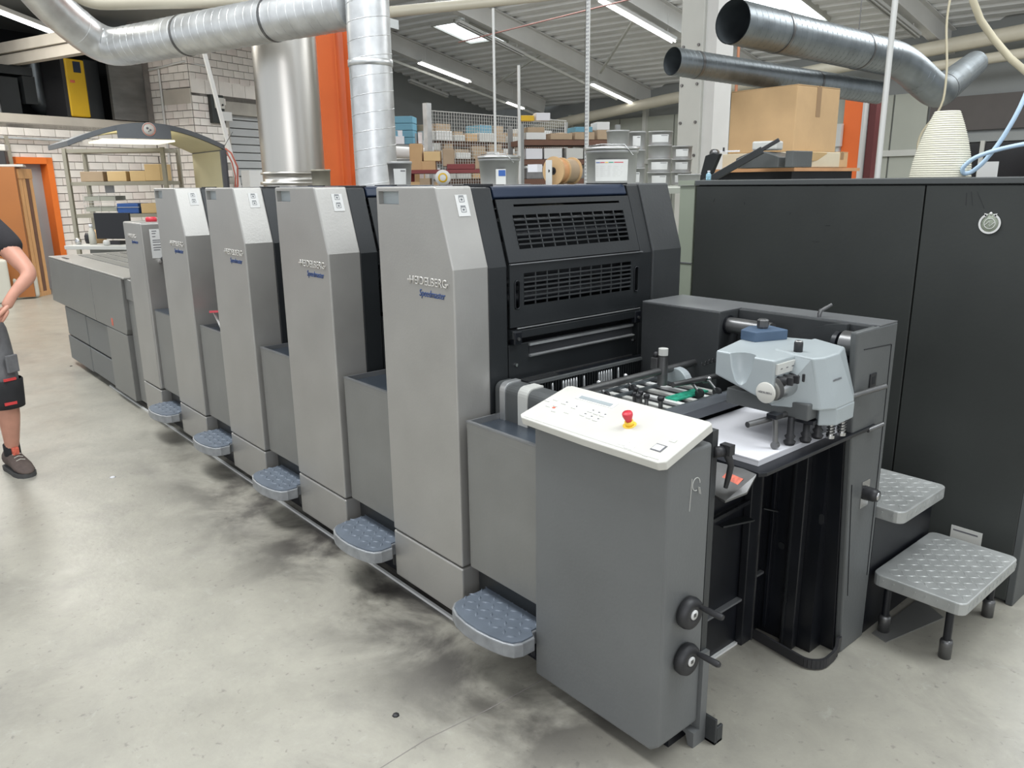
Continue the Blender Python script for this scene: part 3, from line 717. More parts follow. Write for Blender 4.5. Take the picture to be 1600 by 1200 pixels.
MB().box(-4.38, -4.34, -.002, 0, .585, .64).build('red_mark', M['redfade'], dl)
# plinth along the floor and its edging
pl = thing('machine_plinth', 'black plinth and metal edging under the whole press', 'plinth', (-2, .06, 0))
MB().box(-5.9, .0, .09, 1.1, .0, .095).build('plinth_block', M['black'], pl)
MB().box(0.0, .85, .10, .20, .0, .06).build('plinth_block', M['black'], pl)
MB().box(-4.9, .15, .034, .046, .0, .010).build('edging', M['label'], pl)

# ---------------------------------------------------------------- control console (operator side of the feeder)
cs = thing('control_console', 'tall dark grey console pedestal with tilted cream control panel', 'control console', (.6, .09, 0))
MB().prism([(.384, .05), (.86, .05), (.889, .075), (.889, .93), (.384, .93)], 0, .182).build('pedestal', M['console'], cs, .009, 3)
MB().box(.70, .887, .182, .207, .10, .96).build('side_plate', M['feeder'], cs)
MB().box(.872, .90, .178, .207, .0, .30).build('foot_post', M['console'], cs)
mb = MB(); mb.prism([(.84, .05), (.90, .05), (.90, .0), (.882, .0), (.872, .035), (.84, .045)], .150, .178); mb.build('foot_bracket', M['console'], cs)
mb = MB(); mb.box(.86, .935, .207, .216, .0, .085); mb.box(.86, .87, .207, .245, .0, .06); mb.box(.926, .935, .216, .245, .0, .055); mb.box(.86, .935, .207, .245, .0, .010); mb.build('foot_bracket', M['feeder'], cs, .002)
# tilted panel
pu = Vector((1, 0, 0)); pv_ = Vector((0, 1, .318)).normalized(); pn = pu.cross(pv_)
PO = Vector((.362, -.047, .933))       # lower left corner of the panel's top face
PWd, PHt = .545, .208
def pp(a, b, h=0): return PO+pu*a*PWd+pv_*b*PHt+pn*h
cp = MB()
ol = [(0, .06), (.03, 0), (.5, -.03), (.97, -.02), (1.0, .04), (1.0, .97), (.98, 1), (.06, 1), (.03, .96)]
cp.add([pp(a, b) for a, b in ol]+[pp(a, b, -.025) for a, b in ol], [tuple(range(9)), tuple(range(17, 8, -1))]+[(i, (i+1) % 9, 9+(i+1) % 9, 9+i) for i in range(9)])
pn_o = cp.build('control_panel', M['cream'], cs, .003, 3)
def key(a, b, w, h, m, hh=.0012, nm='key'):
    return MB().obox(pp(a, b, hh/2), pu*w/2, pv_*h/2, pn*hh/2).build(nm, m, pn_o)
key(.31, .80, .15, .028, M['label'], .001, 'display_bezel'); key(.31, .79, .125, .014, M['head'], .002, 'display')
for a, b in ((.045, .53), (.085, .60), (.095, .42), (.16, .57), (.135, .47), (.165, .35), (.245, .54), (.245, .40), (.36, .56), (.405, .55), (.45, .545), (.345, .44), (.395, .425), (.445, .415)):
    key(a, b, .016, .012, M['creamprint']); 
pm = MB()
for a, b in ((.36, .56), (.405, .55), (.45, .545), (.345, .44), (.395, .425), (.445, .415), (.16, .57), (.245, .54)):
    pm.obox(pp(a+.006, b+.02, .0016), pu*.003, pv_*.0018, pn*.0003)
pm.build('key_print', M['darkprint'], pn_o)
key(.72, .13, .026, .020, M['creamprint']); key(.77, .10, .026, .020, M['creamprint'])
key(.90, .24, .034, .030, M['darkprint'], .001); key(.897, .24, .027, .022, M['label'], .0016); key(.925, .44, .018, .012, M['headpanel']); key(.885, .06, .020, .012, M['creamprint'])
fm = MB()
for a, b in ((.045, .53), (.085, .60), (.095, .42), (.16, .57), (.135, .47), (.165, .35), (.245, .54), (.245, .40), (.36, .56), (.405, .55), (.45, .545), (.345, .44), (.395, .425), (.445, .415), (.72, .13), (.77, .10), (.885, .06)):
    kw = .013 if a > .7 and a < .8 else .0085
    fm.obox(pp(a, b, .0007)+pv_*-.0072-pu*.001, pu*kw, pv_*.0012, pn*.0007); fm.obox(pp(a, b, .0007)-pu*(kw+.0006), pu*.0010, pv_*.007, pn*.0007)
fm.build('key_outline', M['headpanel'], pn_o)  # grey outline along the lower and left edges of the keys
key(.135, .40, .010, .006, M['redfade'])
mb = MB(); mb.obox(pp(.5, .035, .0004), pu*.25, pv_*.001, pn*.0004); mb.build('crease_line', M['headpanel'], pn_o)
# emergency stop on its yellow collar
ec = pp(.64, .50, 0)
MB().lathe([(0, 0), (.019, 0), (.019, .0008), (0, .0008)], ec, pn, 24).build('yellow_disc', M['yellow'], pn_o)
MB().lathe([(0, 0), (.0125, 0), (.0125, .012), (0, .012)], ec+pn*.0008, pn, 20).build('collar', M['yellow'], pn_o)
MB().lathe([(0, 0), (.0090, 0), (.0095, .004), (.0145, .018), (.0145, .024), (.013, .027), (0, .028)], ec+pn*.0128, pn, 22).build('stop_button', M['red'], pn_o)
# two handwheels on the end face
for z, ym in ((.468, .093), (.326, .091)):
    hw = MB().lathe([(0, 0), (.030, 0), (.044, .006), (.046, .018), (.042, .030), (.034, .034), (.018, .032), (.015, .030), (0, .030)], (.889, ym, z), (1, 0, 0), 32).build('handwheel', M['rubber'], cs)
    MB().lathe([(0, 0), (.014, 0), (.014, .004), (0, .004)], (.919, ym, z), (1, 0, 0), 20).build('hub_disc', M['label'], hw)
    MB().box(.922, .9242, ym-.005, ym+.005, z-.005, z+.005).build('hub_square', M['darksteel'], hw)
    MB().tube([(.915, ym+.028, z+.012), (.93, ym+.028, z+.012), (.945, ym+.028, z+.012), (.985, ym+.028, z+.012), (.992, ym+.028, z+.012)], [.006, .007, .0085, .0095, .007], 14).build('crank_handle', M['rubber'], hw)
# worn patch where a sticker was on the end face
mb = MB(); lp = [(.8898, .115+.016*math.cos(t), .83+.018*math.sin(t)) for t in [k*PI/12 for k in range(20)]]
mb.tube(lp, .0012, 6); mb.bar((.8898, .095, .85), (.8898, .09, .76), .0006, .004, (1, 0, 0)); mb.bar((.8898, .125, .82), (.8898, .13, .80), .0006, .012, (1, 0, 0)); mb.build('glue_residue', M['headpanel'], cs)

# ---------------------------------------------------------------- feeder
fd = thing('sheet_feeder', 'dark grey sheet feeder frame at the near end of the press', 'sheet feeder', (.6, .6, 0))
# drive side housing with a pocket
mb = MB()
MB().prism([(.09, .80), (.445, .80), (.445, 1.15), (.09, 1.15)], .832, 1.085).build('drive_housing', M['feeder'], fd, .004)
MB().prism([(.445, .80), (.945, .80), (.945, 1.15), (.445, 1.15)], .945, 1.085).build('drive_housing', M['feeder'], fd, .004)
ar = [(.62, .80), (.945, .80), (.945, 1.04), (.86, 1.04), (.86, 1.15)]+[(.86-.24*k/8, 1.15-.26*(k/8)**2.2) for k in range(1, 9)]
MB().prism([(.70, .80), (.86, .80), (.86, 1.148)]+[(.86-.16*k/6, 1.148-.05*(k/6)**2) for k in range(1, 7)], .925, .945).build('arched_guard', M['feeder'], fd)
MB().prism([(.915, .0), (1.0, .0), (1.0, 1.045), (.822, 1.045)], .86, .928, 'x').build('end_housing', M['black'], fd, .002)
MB().prism([(.922, .0), (1.085, .0), (1.085, 1.15), (.808, 1.15)], .928, .952, 'x').build('end_cover', M['feeder_r'], fd, .006)
MB().box(.20, .925, .93, 1.085, .0, .80).build('drive_housing', M['feeder'], fd, .004)
MB().bar((.9525, .928, .22), (.9525, .873, .64), .0015, .003, (1, 0, 0)).build('seam_line', M['black'], fd); MB().bar((.9525, 1.062, .25), (.9525, 1.05, 1.08), .0015, .003, (1, 0, 0)).build('seam_line', M['black'], fd); MB().bar((.9525, .86, 1.09), (.9525, 1.05, 1.08), .0015, .003).build('seam_line', M['black'], fd)
MB().box(.445, .95, .96, 1.082, 1.150, 1.153).build('top_plate', M['topplate'], fd); MB().box(.09, .445, .836, 1.082, 1.150, 1.153).build('top_plate', M['topplate'], fd)
# rollers in the pocket
MB().cyl((.445, .885, 1.10), (.62, .885, 1.10), .028, n=20).build('shaft', M['darksteel'], fd)
MB().cyl((.445, .885, 1.10), (.452, .885, 1.10), .034, n=20).build('shaft_collar', M['black'], fd)
rl = MB().cyl((.882, .868, 1.098), (.925, .868, 1.098), .042, n=24).build('roller', M['darksteel'], fd); MB().cyl((.855, .868, 1.098), (.870, .868, 1.098), .036, n=24).build('roller', M['black'], fd)
MB().tube([(.742, .967, 1.152), (.742, .967, 1.165), (.745, .972, 1.180)], [.006, .007, .006], 10).build('latch', M['darksteel'], fd)
MB().tube([(.742, .967, 1.172), (.765, 1.00, 1.195)], [.006, .005], 10).build('latch_lever', M['darksteel'], fd)
# knob and socket on the end face
MB().box(.952, .955, .945, 1.0, .535, .63).build('knob_plate', M['steel'], fd); kb = MB().lathe([(0, 0), (.024, 0), (.022, .030), (.019, .042), (0, .042)], (.955, .975, .585), (1, 0, 0), 22).build('knob', M['rubber'], fd)
MB().lathe([(0, 0), (.015, 0), (.015, .003), (0, .003)], (.997, .975, .585), (1, 0, 0), 18).build('knob_cap', M['steel'], kb)
MB().box(.952, .956, .918, .962, .955, 1.002).build('socket', M['black'], fd, .002); MB().box(.955, .9565, .930, .950, .966, .992).build('socket_recess', M['blackmatte'], fd)
# dark pile chamber: side wall, rear wall, posts and rails
MB().box(.60, .62, .20, .93, .0, .78).build('rear_plate', M['black'], fd)
MB().box(.05, .60, .20, .93, .05, .78).build('machine_body', M['charcoal'], fd)
MB().box(.66, .88, .842, .93, .0, .80).build('side_plate', M['black'], fd)
MB().box(.66, .67, .20, .842, .17, .80).build('rear_plate', M['black'], fd)
MB().box(.78, .83, .812, .842, .0, .80).build('rail', M['blackrail'], fd, .003); MB().box(.790, .795, .806, .812, .0, .80).build('rail_edge', M['charcoal'], fd)
MB().box(.70, .715, .825, .842, .03, .80).build('rail', M['black'], fd, .002)
MB().prism([(.878+.009*math.cos(2*PI*k/14), .50+(.014 if math.sin(2*PI*k/14) > 0 else -.006)+.009*math.sin(2*PI*k/14)) for k in range(14)], .8405, .8425).build('cut_out', M['blackmatte'], fd)
MB().cyl((.745, .838, .36), (.745, .844, .36), .013, n=14).build('round_plug', M['charcoal'], fd)
MB().box(.672, .700, .70, .765, .0, .79).build('post', M['blackrail'], fd, .003); MB().box(.7005, .703, .757, .765, .0, .79).build('post_edge', M['darksteel'], fd)
MB().box(.660, .672, .20, .71, .0, .175).build('kick_plate', M['black'], fd); MB().box(.655, .690, .20, .70, .175, .183).build('kick_edge', M['topplate'], fd)
MB().box(.66, .672, .77, .842, .0, .23).build('kick_plate', M['black'], fd); MB().box(.66, .686, .77, .84, .23, .238).build('kick_edge', M['topplate'], fd)
MB().box(.668, .684, .20, .78, .0, .008).build('floor_strip', M['label'], fd)
MB().bar((.685, .34, .53), (.69, .70, .55), .012, .014).build('cross_bar', M['blackrail'], fd); MB().bar((.672, .56, .50), (.70, .70, .49), .04, .006).build('bracket', M['charcoal'], fd)
MB().bar((.69, .79, .50), (.72, .835, .485), .02, .004).build('bracket', M['charcoal'], fd)
# U-shaped floor bar
fb = bend([(.652, .86, .07), (.652, .83, .022), (.672, .775, .022), (.925, .745, .022), (.962, .785, .022), (.958, .88, .022), (.955, .895, .075)], .03, 4)
mb = MB()
for a, b in zip(fb[:-1], fb[1:]): mb.bar(a, b, .010, .034)
mb.build('floor_bar', M['rubber'], fd)
# pile table: board with a bent lip
pb = thing('pile_board', 'black steel pile board under the white paper stack', 'tray', (.78, .62, .80))
MB().prism([(.58, .345), (.80, .33), (.948, .318), (.960, .34), (.960, .985), (.94, .99), (.58, .99)], .812, .824, 'z').build('board', M['black'], pb, .002)
mb = MB(); lp1 = [(.70, .36, .822), (.79, .345, .822), (.945, .312, .822), (.950, .262, .785), (.915, .215, .762), (.78, .25, .765), (.70, .27, .77)]
mb.add(lp1+[(a, b, c-.006) for a, b, c in lp1], [tuple(range(7)), tuple(range(13, 6, -1))]+[(i, (i+1) % 7, 7+(i+1) % 7, 7+i) for i in range(7)])
mb.build('front_lip', M['darksteel'], pb)
mb = MB(); mb.obox((.885, .275, .793), (.030, -.006, 0), (.005, .018, .014), (0, .0005, .0008)); mb.build('warning_label', M['redfade'], pb)
MB().tube([(.955, .94, .812), (.975, 1.0, .825)], .008, 8).build('end_peg', M['darksteel'], pb)
# crank handle in front of the board
ck = MB().lathe([(0, 0), (.016, 0), (.016, .03), (0, .03)], (.889, .19, .90), (.3, .9, 0), 8).build('crank_hub', M['rubber'], fd)
MB().tube([(.905, .225, .895), (.915, .232, .86), (.905, .238, .82), (.90, .236, .79)], [.012, .009, .008, .006], 10).build('crank_arm', M['rubber'], ck)
MB().obox((.905, .225, .905), (.016, 0, 0), (0, .012, 0), (0, 0, .014)).build('crank_boss', M['rubber'], ck)
# paper stack
ps = thing('paper_stack', 'thick stack of white paper sheets on the pile board', 'paper', (.76, .6, .825))
MB().box(.595, .918, .362, .895, .8245, .8395).build('sheets', M['paperedge'], ps)
MB().box(.593, .919, .361, .896, .8395, .8430).build('top_sheets', M['white'], ps)

# register table between stack and nearest tower
rtb = thing('feed_table', 'feed table of steel bars, tapes and wheels behind the cream panel', 'feed table', (.3, .55, .80))
MB().box(.10, .565, .25, .83, .80, .862).build('table_plate', M['charcoal'], rtb)
for i, y in enumerate((.30, .37, .44, .51, .58, .65, .72, .79)):
    MB().box(.12, .57, y, y+.026, .862, .870).build('belt', M['headpanel'] if i % 2 else M['label'], rtb)
for x in (.14, .20, .27, .50): MB().box(x, x+.012, .25, .83, .868, .880).build('cross_rail', M['galvdk'], rtb, .002)
MB().box(.40, .45, .60, .78, .870, .876).build('green_sheet', M['green'], rtb)
MB().box(.555, .600, .25, .90, .858, .892).build('front_beam', M['rackblue'], rtb, .003); MB().box(.52, .548, .25, .90, .864, .885).build('front_beam', M['rackblue'], rtb, .003)
MB().cyl((.335, .245, .948), (.345, .835, .952), .013, n=16).build('cross_tube', M['darksteel'], rtb)
MB().cyl((.43, .60, .925), (.46, .83, .925), .010, n=14).build('cross_tube', M['darksteel'], rtb)
for y, x in ((.65, .345),):
    MB().cyl((x, y, .90), (x, y, 1.005), .018, n=20).build('adjuster_post', M['darksteel'], rtb); MB().cyl((x, y, 1.008), (x, y, 1.032), .017, n=20).build('adjuster_knob', M['headpanel'], rtb)
    MB().box(x-.04, x-.01, y-.02, y+.02, .955, .998).build('adjuster_block', M['darksteel'], rtb, .003)
    MB().lathe([(0, 0), (.010, .002), (.011, .012), (.006, .018), (0, .02)], (x-.028, y-.004, .998), n=14).build('adjuster_ball', M['rubber'], rtb)
MB().prism([(.36+.055*math.cos(t), .90+.055*math.sin(t)) for t in [PI*k/14 for k in range(15)]], .70, .735).build('wheel_cover', M['head'], rtb, .003)
for x, y, z, r in ((.39, .48, .905, .009), (.375, .465, .90, .008), (.40, .455, .90, .009), (.42, .475, .90, .010), (.36, .49, .91, .009), (.46, .50, .895, .011)):
    MB().cyl((x, y, .868), (x, y, z), r*.7, n=10).build('press_wheel_stem', M['darksteel'], rtb); MB().lathe([(0, 0), (r, 0), (r*1.1, .01), (r*.8, .014), (0, .014)], (x, y, z), n=14).build('press_wheel_knob', M['rubber'], rtb)
for x, y in ((.47, .70), (.50, .76), (.27, .58), (.27, .44)):
    MB().tube([(x-.06, y, .91), (x-.03, y-.005, .918), (x, y, .885)], .006, 8).build('wheel_arm', M['darksteel'], rtb); MB().cyl((x, y-.006, .884), (x, y+.006, .884), .016, n=16).build('wheel', M['rubber'], rtb)
    MB().lathe([(0, 0), (.009, 0), (.010, .008), (0, .012)], (x-.035, y, .922), n=12).build('wheel_knob', M['steel'], rtb)
cc = [Vector((.40+.10*t, .80+.06*t, .958+.03*math.sin(t*2)))+Vector((0, .007*math.cos(t*60), .007*math.sin(t*60))) for t in [k/160 for k in range(161)]]
MB().tube(cc, .0018, 5).build('coiled_cable', M['rubber'], rtb)
# finger guard rack with slots in front of the tower
fg = thing('finger_guard', 'black slotted finger guard across the foot of the nearest tower', 'machine guard', (.09, .6, .8))
MB().box(.085, .10, .245, .93, .922, .932).build('top_rail', M['feeder_r'], fg); MB().box(.02, .09, .245, .93, .915, .921).build('top_plate', M['black'], fg)
MB().box(.022, .06, .262, .42, .921, .927).build('bright_strip', M['steel'], fg)
for i in range(52):
    y = .25+.68*i/51; nm = MB().box(.088, .094, y-.0022, y+.0022, .80, .922).build('slat', M['charcoal'], fg)
MB().box(.078, .084, .245, .93, .80, .86).build('backing', M['black'], fg)
for i in list(range(11, 17))+list(range(25, 31))+[19, 33, 7]:
    y = .256+.68*i/51; MB().lathe([(0, 0), (.0042, .001), (.005, .012), (.0045, .040), (.003, .050), (0, .052)], (.097, y, .862), n=8).build('bright_pin', M['galv'], fg)
# rounded guard housing by the console
gh = thing('shaft_housing', 'rounded grey shaft housing with two bright straps behind the console', 'machine guard', (.15, .21, .74))
hpz = [(.165, .74), (.165, .905)]+[(.165+.028*(1-math.cos(t)), .905+.028*math.sin(t)) for t in [k*PI/10 for k in range(1, 6)]]+[(.235, .933), (.235, .74)]
MB().prism(hpz, .0, .40, 'x').build('housing', M['feeder_r'], gh, .003)
for x0 in (.030, .125):
    hs = [(.160, .80 if x0 < .05 else .745), (.160, .908)]+[(.160+.03*(1-math.cos(t)), .908+.03*math.sin(t)) for t in [k*PI/10 for k in range(1, 6)]]+[(.236, .939), (.236, .93), (.168, .93), (.168, .80 if x0 < .05 else .745)]
    hs = [(.160, hs[0][1]), (.160, .908)]+[(.160+.03*(1-math.cos(t)), .908+.03*math.sin(t)) for t in [k*PI/10 for k in range(1, 6)]]+[(.236, .9385), (.236, hs[0][1])]
    MB().prism(hs, x0, x0+(.028 if x0 < .1 else .048), 'x').build('strap', M['headpanel'] if x0 > .1 else M['galv'], gh, .001)

# ---------------------------------------------------------------- suction head above the stack
hd = thing('suction_head', 'pale blue-grey suction head over the paper stack', 'machine head', (.80, .65, .86))
pA = [(.685, .470), (.882, .470), (.882, .80), (.800, .83), (.655, .78), (.64, .66)]
body = MB(); zt = 1.105
bot = [1.03, .975, .975, .975, 1.02, 1.03]
n = len(pA); vs = [(x, y, b) for (x, y), b in zip(pA, bot)]+[(x, y, zt+(.012 if y < .6 else 0)*0) for x, y in pA]
body.add(vs, [tuple(range(n)), tuple(range(2*n-1, n-1, -1))]+[(i, (i+1) % n, n+(i+1) % n, n+i) for i in range(n)])
bo1 = body.build('body', M['head'], hd, .006, 3)
# scoop in the front edge (dark bowl shape cut from the body)
ct = MB().lathe([(0.0001, -.090), (.020, -.075), (.034, -.04), (.042, 0), (.042, .03), (.0001, .03)], (.775, .466, 1.10), (.0, -.1, 1), 20).build('cutter', M['head'])
b1 = bo1.modifiers.new('scoop', 'BOOLEAN'); b1.object = ct; b1.solver = 'EXACT'
bpy.context.view_layer.update()
me = bpy.data.meshes.new_from_object(bo1.evaluated_get(bpy.context.evaluated_depsgraph_get())); bo1.modifiers.clear(); bo1.data = me; bpy.data.objects.remove(ct)
# flared nose
top = [(.862, .585), (.945, .560), (.962, .60), (.960, .69), (.93, .78), (.80, .84), (.80, .60)]
low = [(.850, .520), (.975, .575), (1.000, .62), (.995, .74), (.95, .83), (.80, .84), (.80, .56)]
nose = MB(); n = 7
nose.add([(x, y, .955) for x, y in low]+[(x, y, 1.108) for x, y in top], [tuple(range(n)), tuple(range(2*n-1, n-1, -1))]+[(i, (i+1) % n, n+(i+1) % n, n+i) for i in range(n)])
nose.build('nose_cover', M['head'], hd, .006, 3)
tl = [(.965, .59), (1.000, .63), (.995, .74), (.95, .80), (.90, .78), (.93, .62)]
MB().prism(tl, .905, .957, 'z').build('nose_tip', M['head'], hd, .004)
MB().box(.68, .955, .545, .79, .925, .975).build('lower_body', M['feeder_r'], hd, .004)
# badge disc with lettering on the front
bc = Vector((.862, .4695, 1.008))
bd_ = MB().lathe([(0, 0), (.031, 0), (.031, .004), (.029, .006), (0, .006)], bc, (0, -1, 0), 36).build('badge', M['cream'], hd)
text('badge_lettering', 'HEIDELBERG', .044, .006, bc+Vector((-.022, -.0062, -.002)), (1, 0, 0), (0, 0, 1), M['darkprint'], bd_, .0005)
# control panel with knobs and drum
MB().box(.882, .888, .478, .575, 1.062, 1.093).build('scale_plate', M['headpanel'], hd)
mb = MB()
for y in (.50, .53, .56): mb.box(.888, .8885, y-.006, y+.004, 1.076, 1.079)
mb.build('scale_print', M['darkprint'], hd)
MB().tube([(.880, .478, 1.02), (.880, .575, 1.02)], .034, 24).build('drum', M['steel'], hd)
for y in (.492, .525, .558):
    MB().cyl((.882, y, 1.045), (.915, y, 1.048), .011, n=16).build('knob', M['rubber'], hd); MB().box(.912, .930, y-.004, y+.004, 1.036, 1.060).build('knob_wing', M['rubber'], hd, .002)
kb = MB().lathe([(0, 0), (.013, 0), (.013, .030), (.011, .034), (0, .034)], (.870, .615, 1.105), n=22).build('knob', M['rubber'], hd); MB().lathe([(0, 0), (.0115, 0), (.0115, .0015), (0, .0015)], (.870, .615, 1.139), n=22).build('knob_cap', M['steel'], kb)
text('printed_lettering', 'HEIDELBERG', .05, .006, (.981, .625, 1.035), (0, 1, 0), (-.2, 0, 1), M['darkprint'], hd, .0006)
# blue box with hex knob
MB().prism([(.640, .665), (.700, .655), (.745, .77), (.66, .80), (.62, .74)], 1.104, 1.137, 'z').build('blue_box', M['blue'], hd, .003)
MB().lathe([(0, 0), (.016, 0), (.019, .006), (.019, .026), (.014, .030), (0, .030)], (.675, .735, 1.137), n=8, smooth=False).build('hex_knob', M['darksteel'], hd)
# rods, clamps and suckers under the head
MB().cyl((.855, .395, .925), (.90, .62, .935), .009, n=14).build('cross_rod', M['darksteel'], hd)
MB().cyl((.95, .80, .95), (.99, .95, .965), .009, n=14).build('cross_rod', M['darksteel'], hd)
MB().cyl((.897, .48, .856), (.890, .48, .94), .008, n=12).build('drop_rod', M['darksteel'], hd); MB().cyl((.897, .472, .8545), (.897, .488, .8545), .011, n=14).build('foot_wheel', M['darksteel'], hd)
MB().box(.872, .905, .462, .498, .935, .950).build('clamp', M['black'], hd, .002)
for x, y in ((.905, .545), (.925, .60), (.93, .66)):
    MB().lathe([(0, 0), (.014, 0), (.018, .010), (.010, .016), (.016, .026), (.010, .032), (.010, .085), (0, .085)], (x, y, .8435), n=14).build('sucker', M['rubber'], hd)
for x, y in ((.955, .69), (.965, .74), (.945, .775)):
    mb = MB(); mb.cyl((x, y, .850), (x, y, .915), .008, n=12); mb.build('sucker_stem', M['steel'], hd)
    mb = MB(); mb.tube(helix((x, y, .855), (x, y, .905), .011, .009, 12), .0018, 5); mb.build('spring', M['darksteel'], hd)
    MB().cyl((x, y, .8435), (x, y, .853), .013, n=14).build('sucker_foot', M['steel'], hd)
MB().bar((.89, .60, .915), (.96, .60, .915), .06, .012).build('clamp', M['black'], hd)

# ---------------------------------------------------------------- drive side steps of tread plate
ss = thing('access_steps', 'two-step tread plate stairs beside the big dark cabinet', 'steps', (1.1, 1.35, 0))
def rr(x0, x1, y0, y1, r=.03):
    p = []
    for cx, cy, a in ((x1-r, y1-r, 0), (x0+r, y1-r, PI/2), (x0+r, y0+r, PI), (x1-r, y0+r, 1.5*PI)):
        for k in range(5): t = a+k*PI/8; p.append((cx+r*math.cos(t), cy+r*math.sin(t)))
    return p
for (x0, x1, y0, y1, z) in ((.955, 1.262, 1.095, 1.60, .25), (.60, 1.035, 1.095, 1.47, .50)):
    s = MB().prism(rr(x0, x1, y0, y1), z-.045, z, 'z').build('tread', M['tread'], ss, .004)
    mb = MB(); lugs(mb, lambda x, y: x0+.015 < x < x1-.015 and y0+.015 < y < y1-.015, x0, x1, y0, y1, z, .030, .034, .006, .0022); mb.build('tread_pattern', M['tread'], s)
    mb = MB()
    yy = y0+.04
    while yy < y1-.03:
        mb.obox((x1+.0005, yy, z-.02), (.0015, 0, 0), (0, .002, .008), (0, .003, -.001)); yy += .036
    xx = x0+.04
    while xx < x1-.03:
        mb.obox((xx, y0-.0005, z-.022), (.003, 0, .007), (0, .0015, 0), (.002, 0, -.001)); xx += .036
    mb.build('edge_pattern', M['tread'], s)
for x, y in ((1.20, 1.165), (1.20, 1.56), (.99, 1.165), (.99, 1.56)):
    l = MB().cyl((x, y, .05), (x, y, .206), .013, n=14).build('leg', M['black'], ss); MB().lathe([(0, 0), (.020, 0), (.021, .06), (.018, .068), (.013, .07), (0, .07)], (x, y, 0), n=18).build('rubber_foot', M['darksteel'], l)
MB().bar((1.20, 1.165, .19), (1.20, 1.56, .19), .025, .02).build('rail', M['black'], ss); MB().bar((.99, 1.165, .19), (.99, 1.56, .19), .025, .02).build('rail', M['black'], ss); MB().bar((.97, 1.165, .19), (1.21, 1.165, .19), .02, .02).build('rail', M['black'], ss)
MB().box(.93, .945, 1.10, 1.60, .0, .455).build('riser', M['black'], ss); MB().box(.62, .64, 1.10, 1.45, 0, .455).build('riser', M['black'], ss)
solo(MB().prism([(.97, 1.12), (1.03, 1.10), (1.10, 1.42), (.98, 1.5)], .0, .004, 'z'), 'cardboard_sheet', M['silver_dk'], 'flat grey sheet lying on the floor under the tread plate steps', 'sheet', at=(1.0, 1.2, 0))

# ---------------------------------------------------------------- big dark cabinet
cb = thing('control_cabinet', 'large dark grey control cabinet behind the feeder', 'cabinet', (.4, 2.0, 0))
for x0, x1 in ((-.318, .736), (.741, 1.215)):
    MB().box(x0, x1, 1.700, 1.72, .015, 1.572).build('door', M['cabinet'], cb, .003)
MB().box(-.32, 1.212, 1.72, 2.35, .0, 1.575).build('carcass', M['cabinet'], cb)
MB().box(-.325, 1.222, 1.694, 2.36, 1.577, 1.600).build('top_cap', M['cab_top'], cb, .003)
MB().box(1.215, 1.24, 1.70, 2.35, .0, 1.575).build('end_frame', M['cab_top'], cb, .003)
MB().box(1.2405, 1.243, 1.80, 2.32, .10, 1.50).build('end_panel', M['feeder_r'], cb)
MB().box(.992, 1.105, 1.697, 1.699, .205, .258).build('rating_plate', M['headpanel'], cb); MB().box(1.00, 1.09, 1.6965, 1.697, .238, .244).build('plate_print', M['darkprint'], cb)
mb = MB()
for x_, z_, dx_, dz_ in ((-.22, 1.50, .008, .018), (-.05, 1.49, 0, .012), (-.10, 1.40, .012, 0), (.35, 1.41, .02, .001), (.30, 1.34, .03, .002), (.53, 1.09, 0, .012), (.18, 1.45, .004, .010), (.90, 1.55, .01, -.05), (.92, 1.55, .03, -.06), (.885, 1.545, .002, -.045)):
    mb.bar((x_, 1.6995, z_), (x_+dx_+.001, 1.6995, z_+dz_), .0015, .001, (0, 1, 0))
tag(mb.build('scuff_marks', M['rubber'], cb), kind='stuff')
# round sign: ring of two arrows around a zigzag in a circle
ec = Vector((.977, 1.699, 1.437))
sg = MB().lathe([(0, 0), (.036, 0), (.036, .002), (0, .002)], ec, (0, -1, 0), 36).build('round_sign', M['greenish'], cb)
mb = MB()
for a0, a1 in ((PI*.64, PI*2.36),):
    pts = [ec+Vector((.033*math.cos(a0+(a1-a0)*k/36), -.0035, .033*math.sin(a0+(a1-a0)*k/36))) for k in range(37)]
    for p, q in zip(pts[:-1], pts[1:]): mb.bar(p, q, .002, .007, (0, 1, 0)) if False else mb.obox((p+q)/2, (q-p)*.55, Vector((0, .001, 0)), (q-p).normalized().cross(Vector((0, 1, 0)))*.0035)
for sx in (-1, 1):
    tip = ec+Vector((sx*.0085, -.0035, .0335)); mb.prism([(tip.x, tip.z), (tip.x+sx*.0075, tip.z-.0125), (tip.x+sx*.013, tip.z+.003)], tip.y-.001, tip.y+.001)
mb.lathe([(0, 0), (.005, 0), (.005, .002), (0, .002)], ec+Vector((0, -.002, .036)), (0, -1, 0), 16)
pts = [ec+Vector((.018*math.cos(2*PI*k/28), -.003, .018*math.sin(2*PI*k/28))) for k in range(28)]
mb.tube(pts, .0011, 6, closed=True)
zz = [(-.016, -.006), (-.002, .008), (.000, -.010), (.016, .006)]
mb.tube([ec+Vector((a, -.003, b)) for a, b in zz], .0011, 6); mb.build('sign_symbol', M['creamprint'], sg)
gc = thing('side_cabinet', 'grey-green cabinet end left of the big dark cabinet', 'cabinet', (-.38, 2.0, 0))
MB().box(-.425, -.335, 1.71, 2.3, 0, 1.575).build('carcass', M['greenish'], gc, .003); MB().box(-.426, -.334, 1.705, 1.71, 1.20, 1.205).build('seam_line', M['darkprint'], gc)
MB().box(-.427, -.333, 1.70, 2.3, 1.577, 1.60).build('top_cap', M['greenish'], gc)
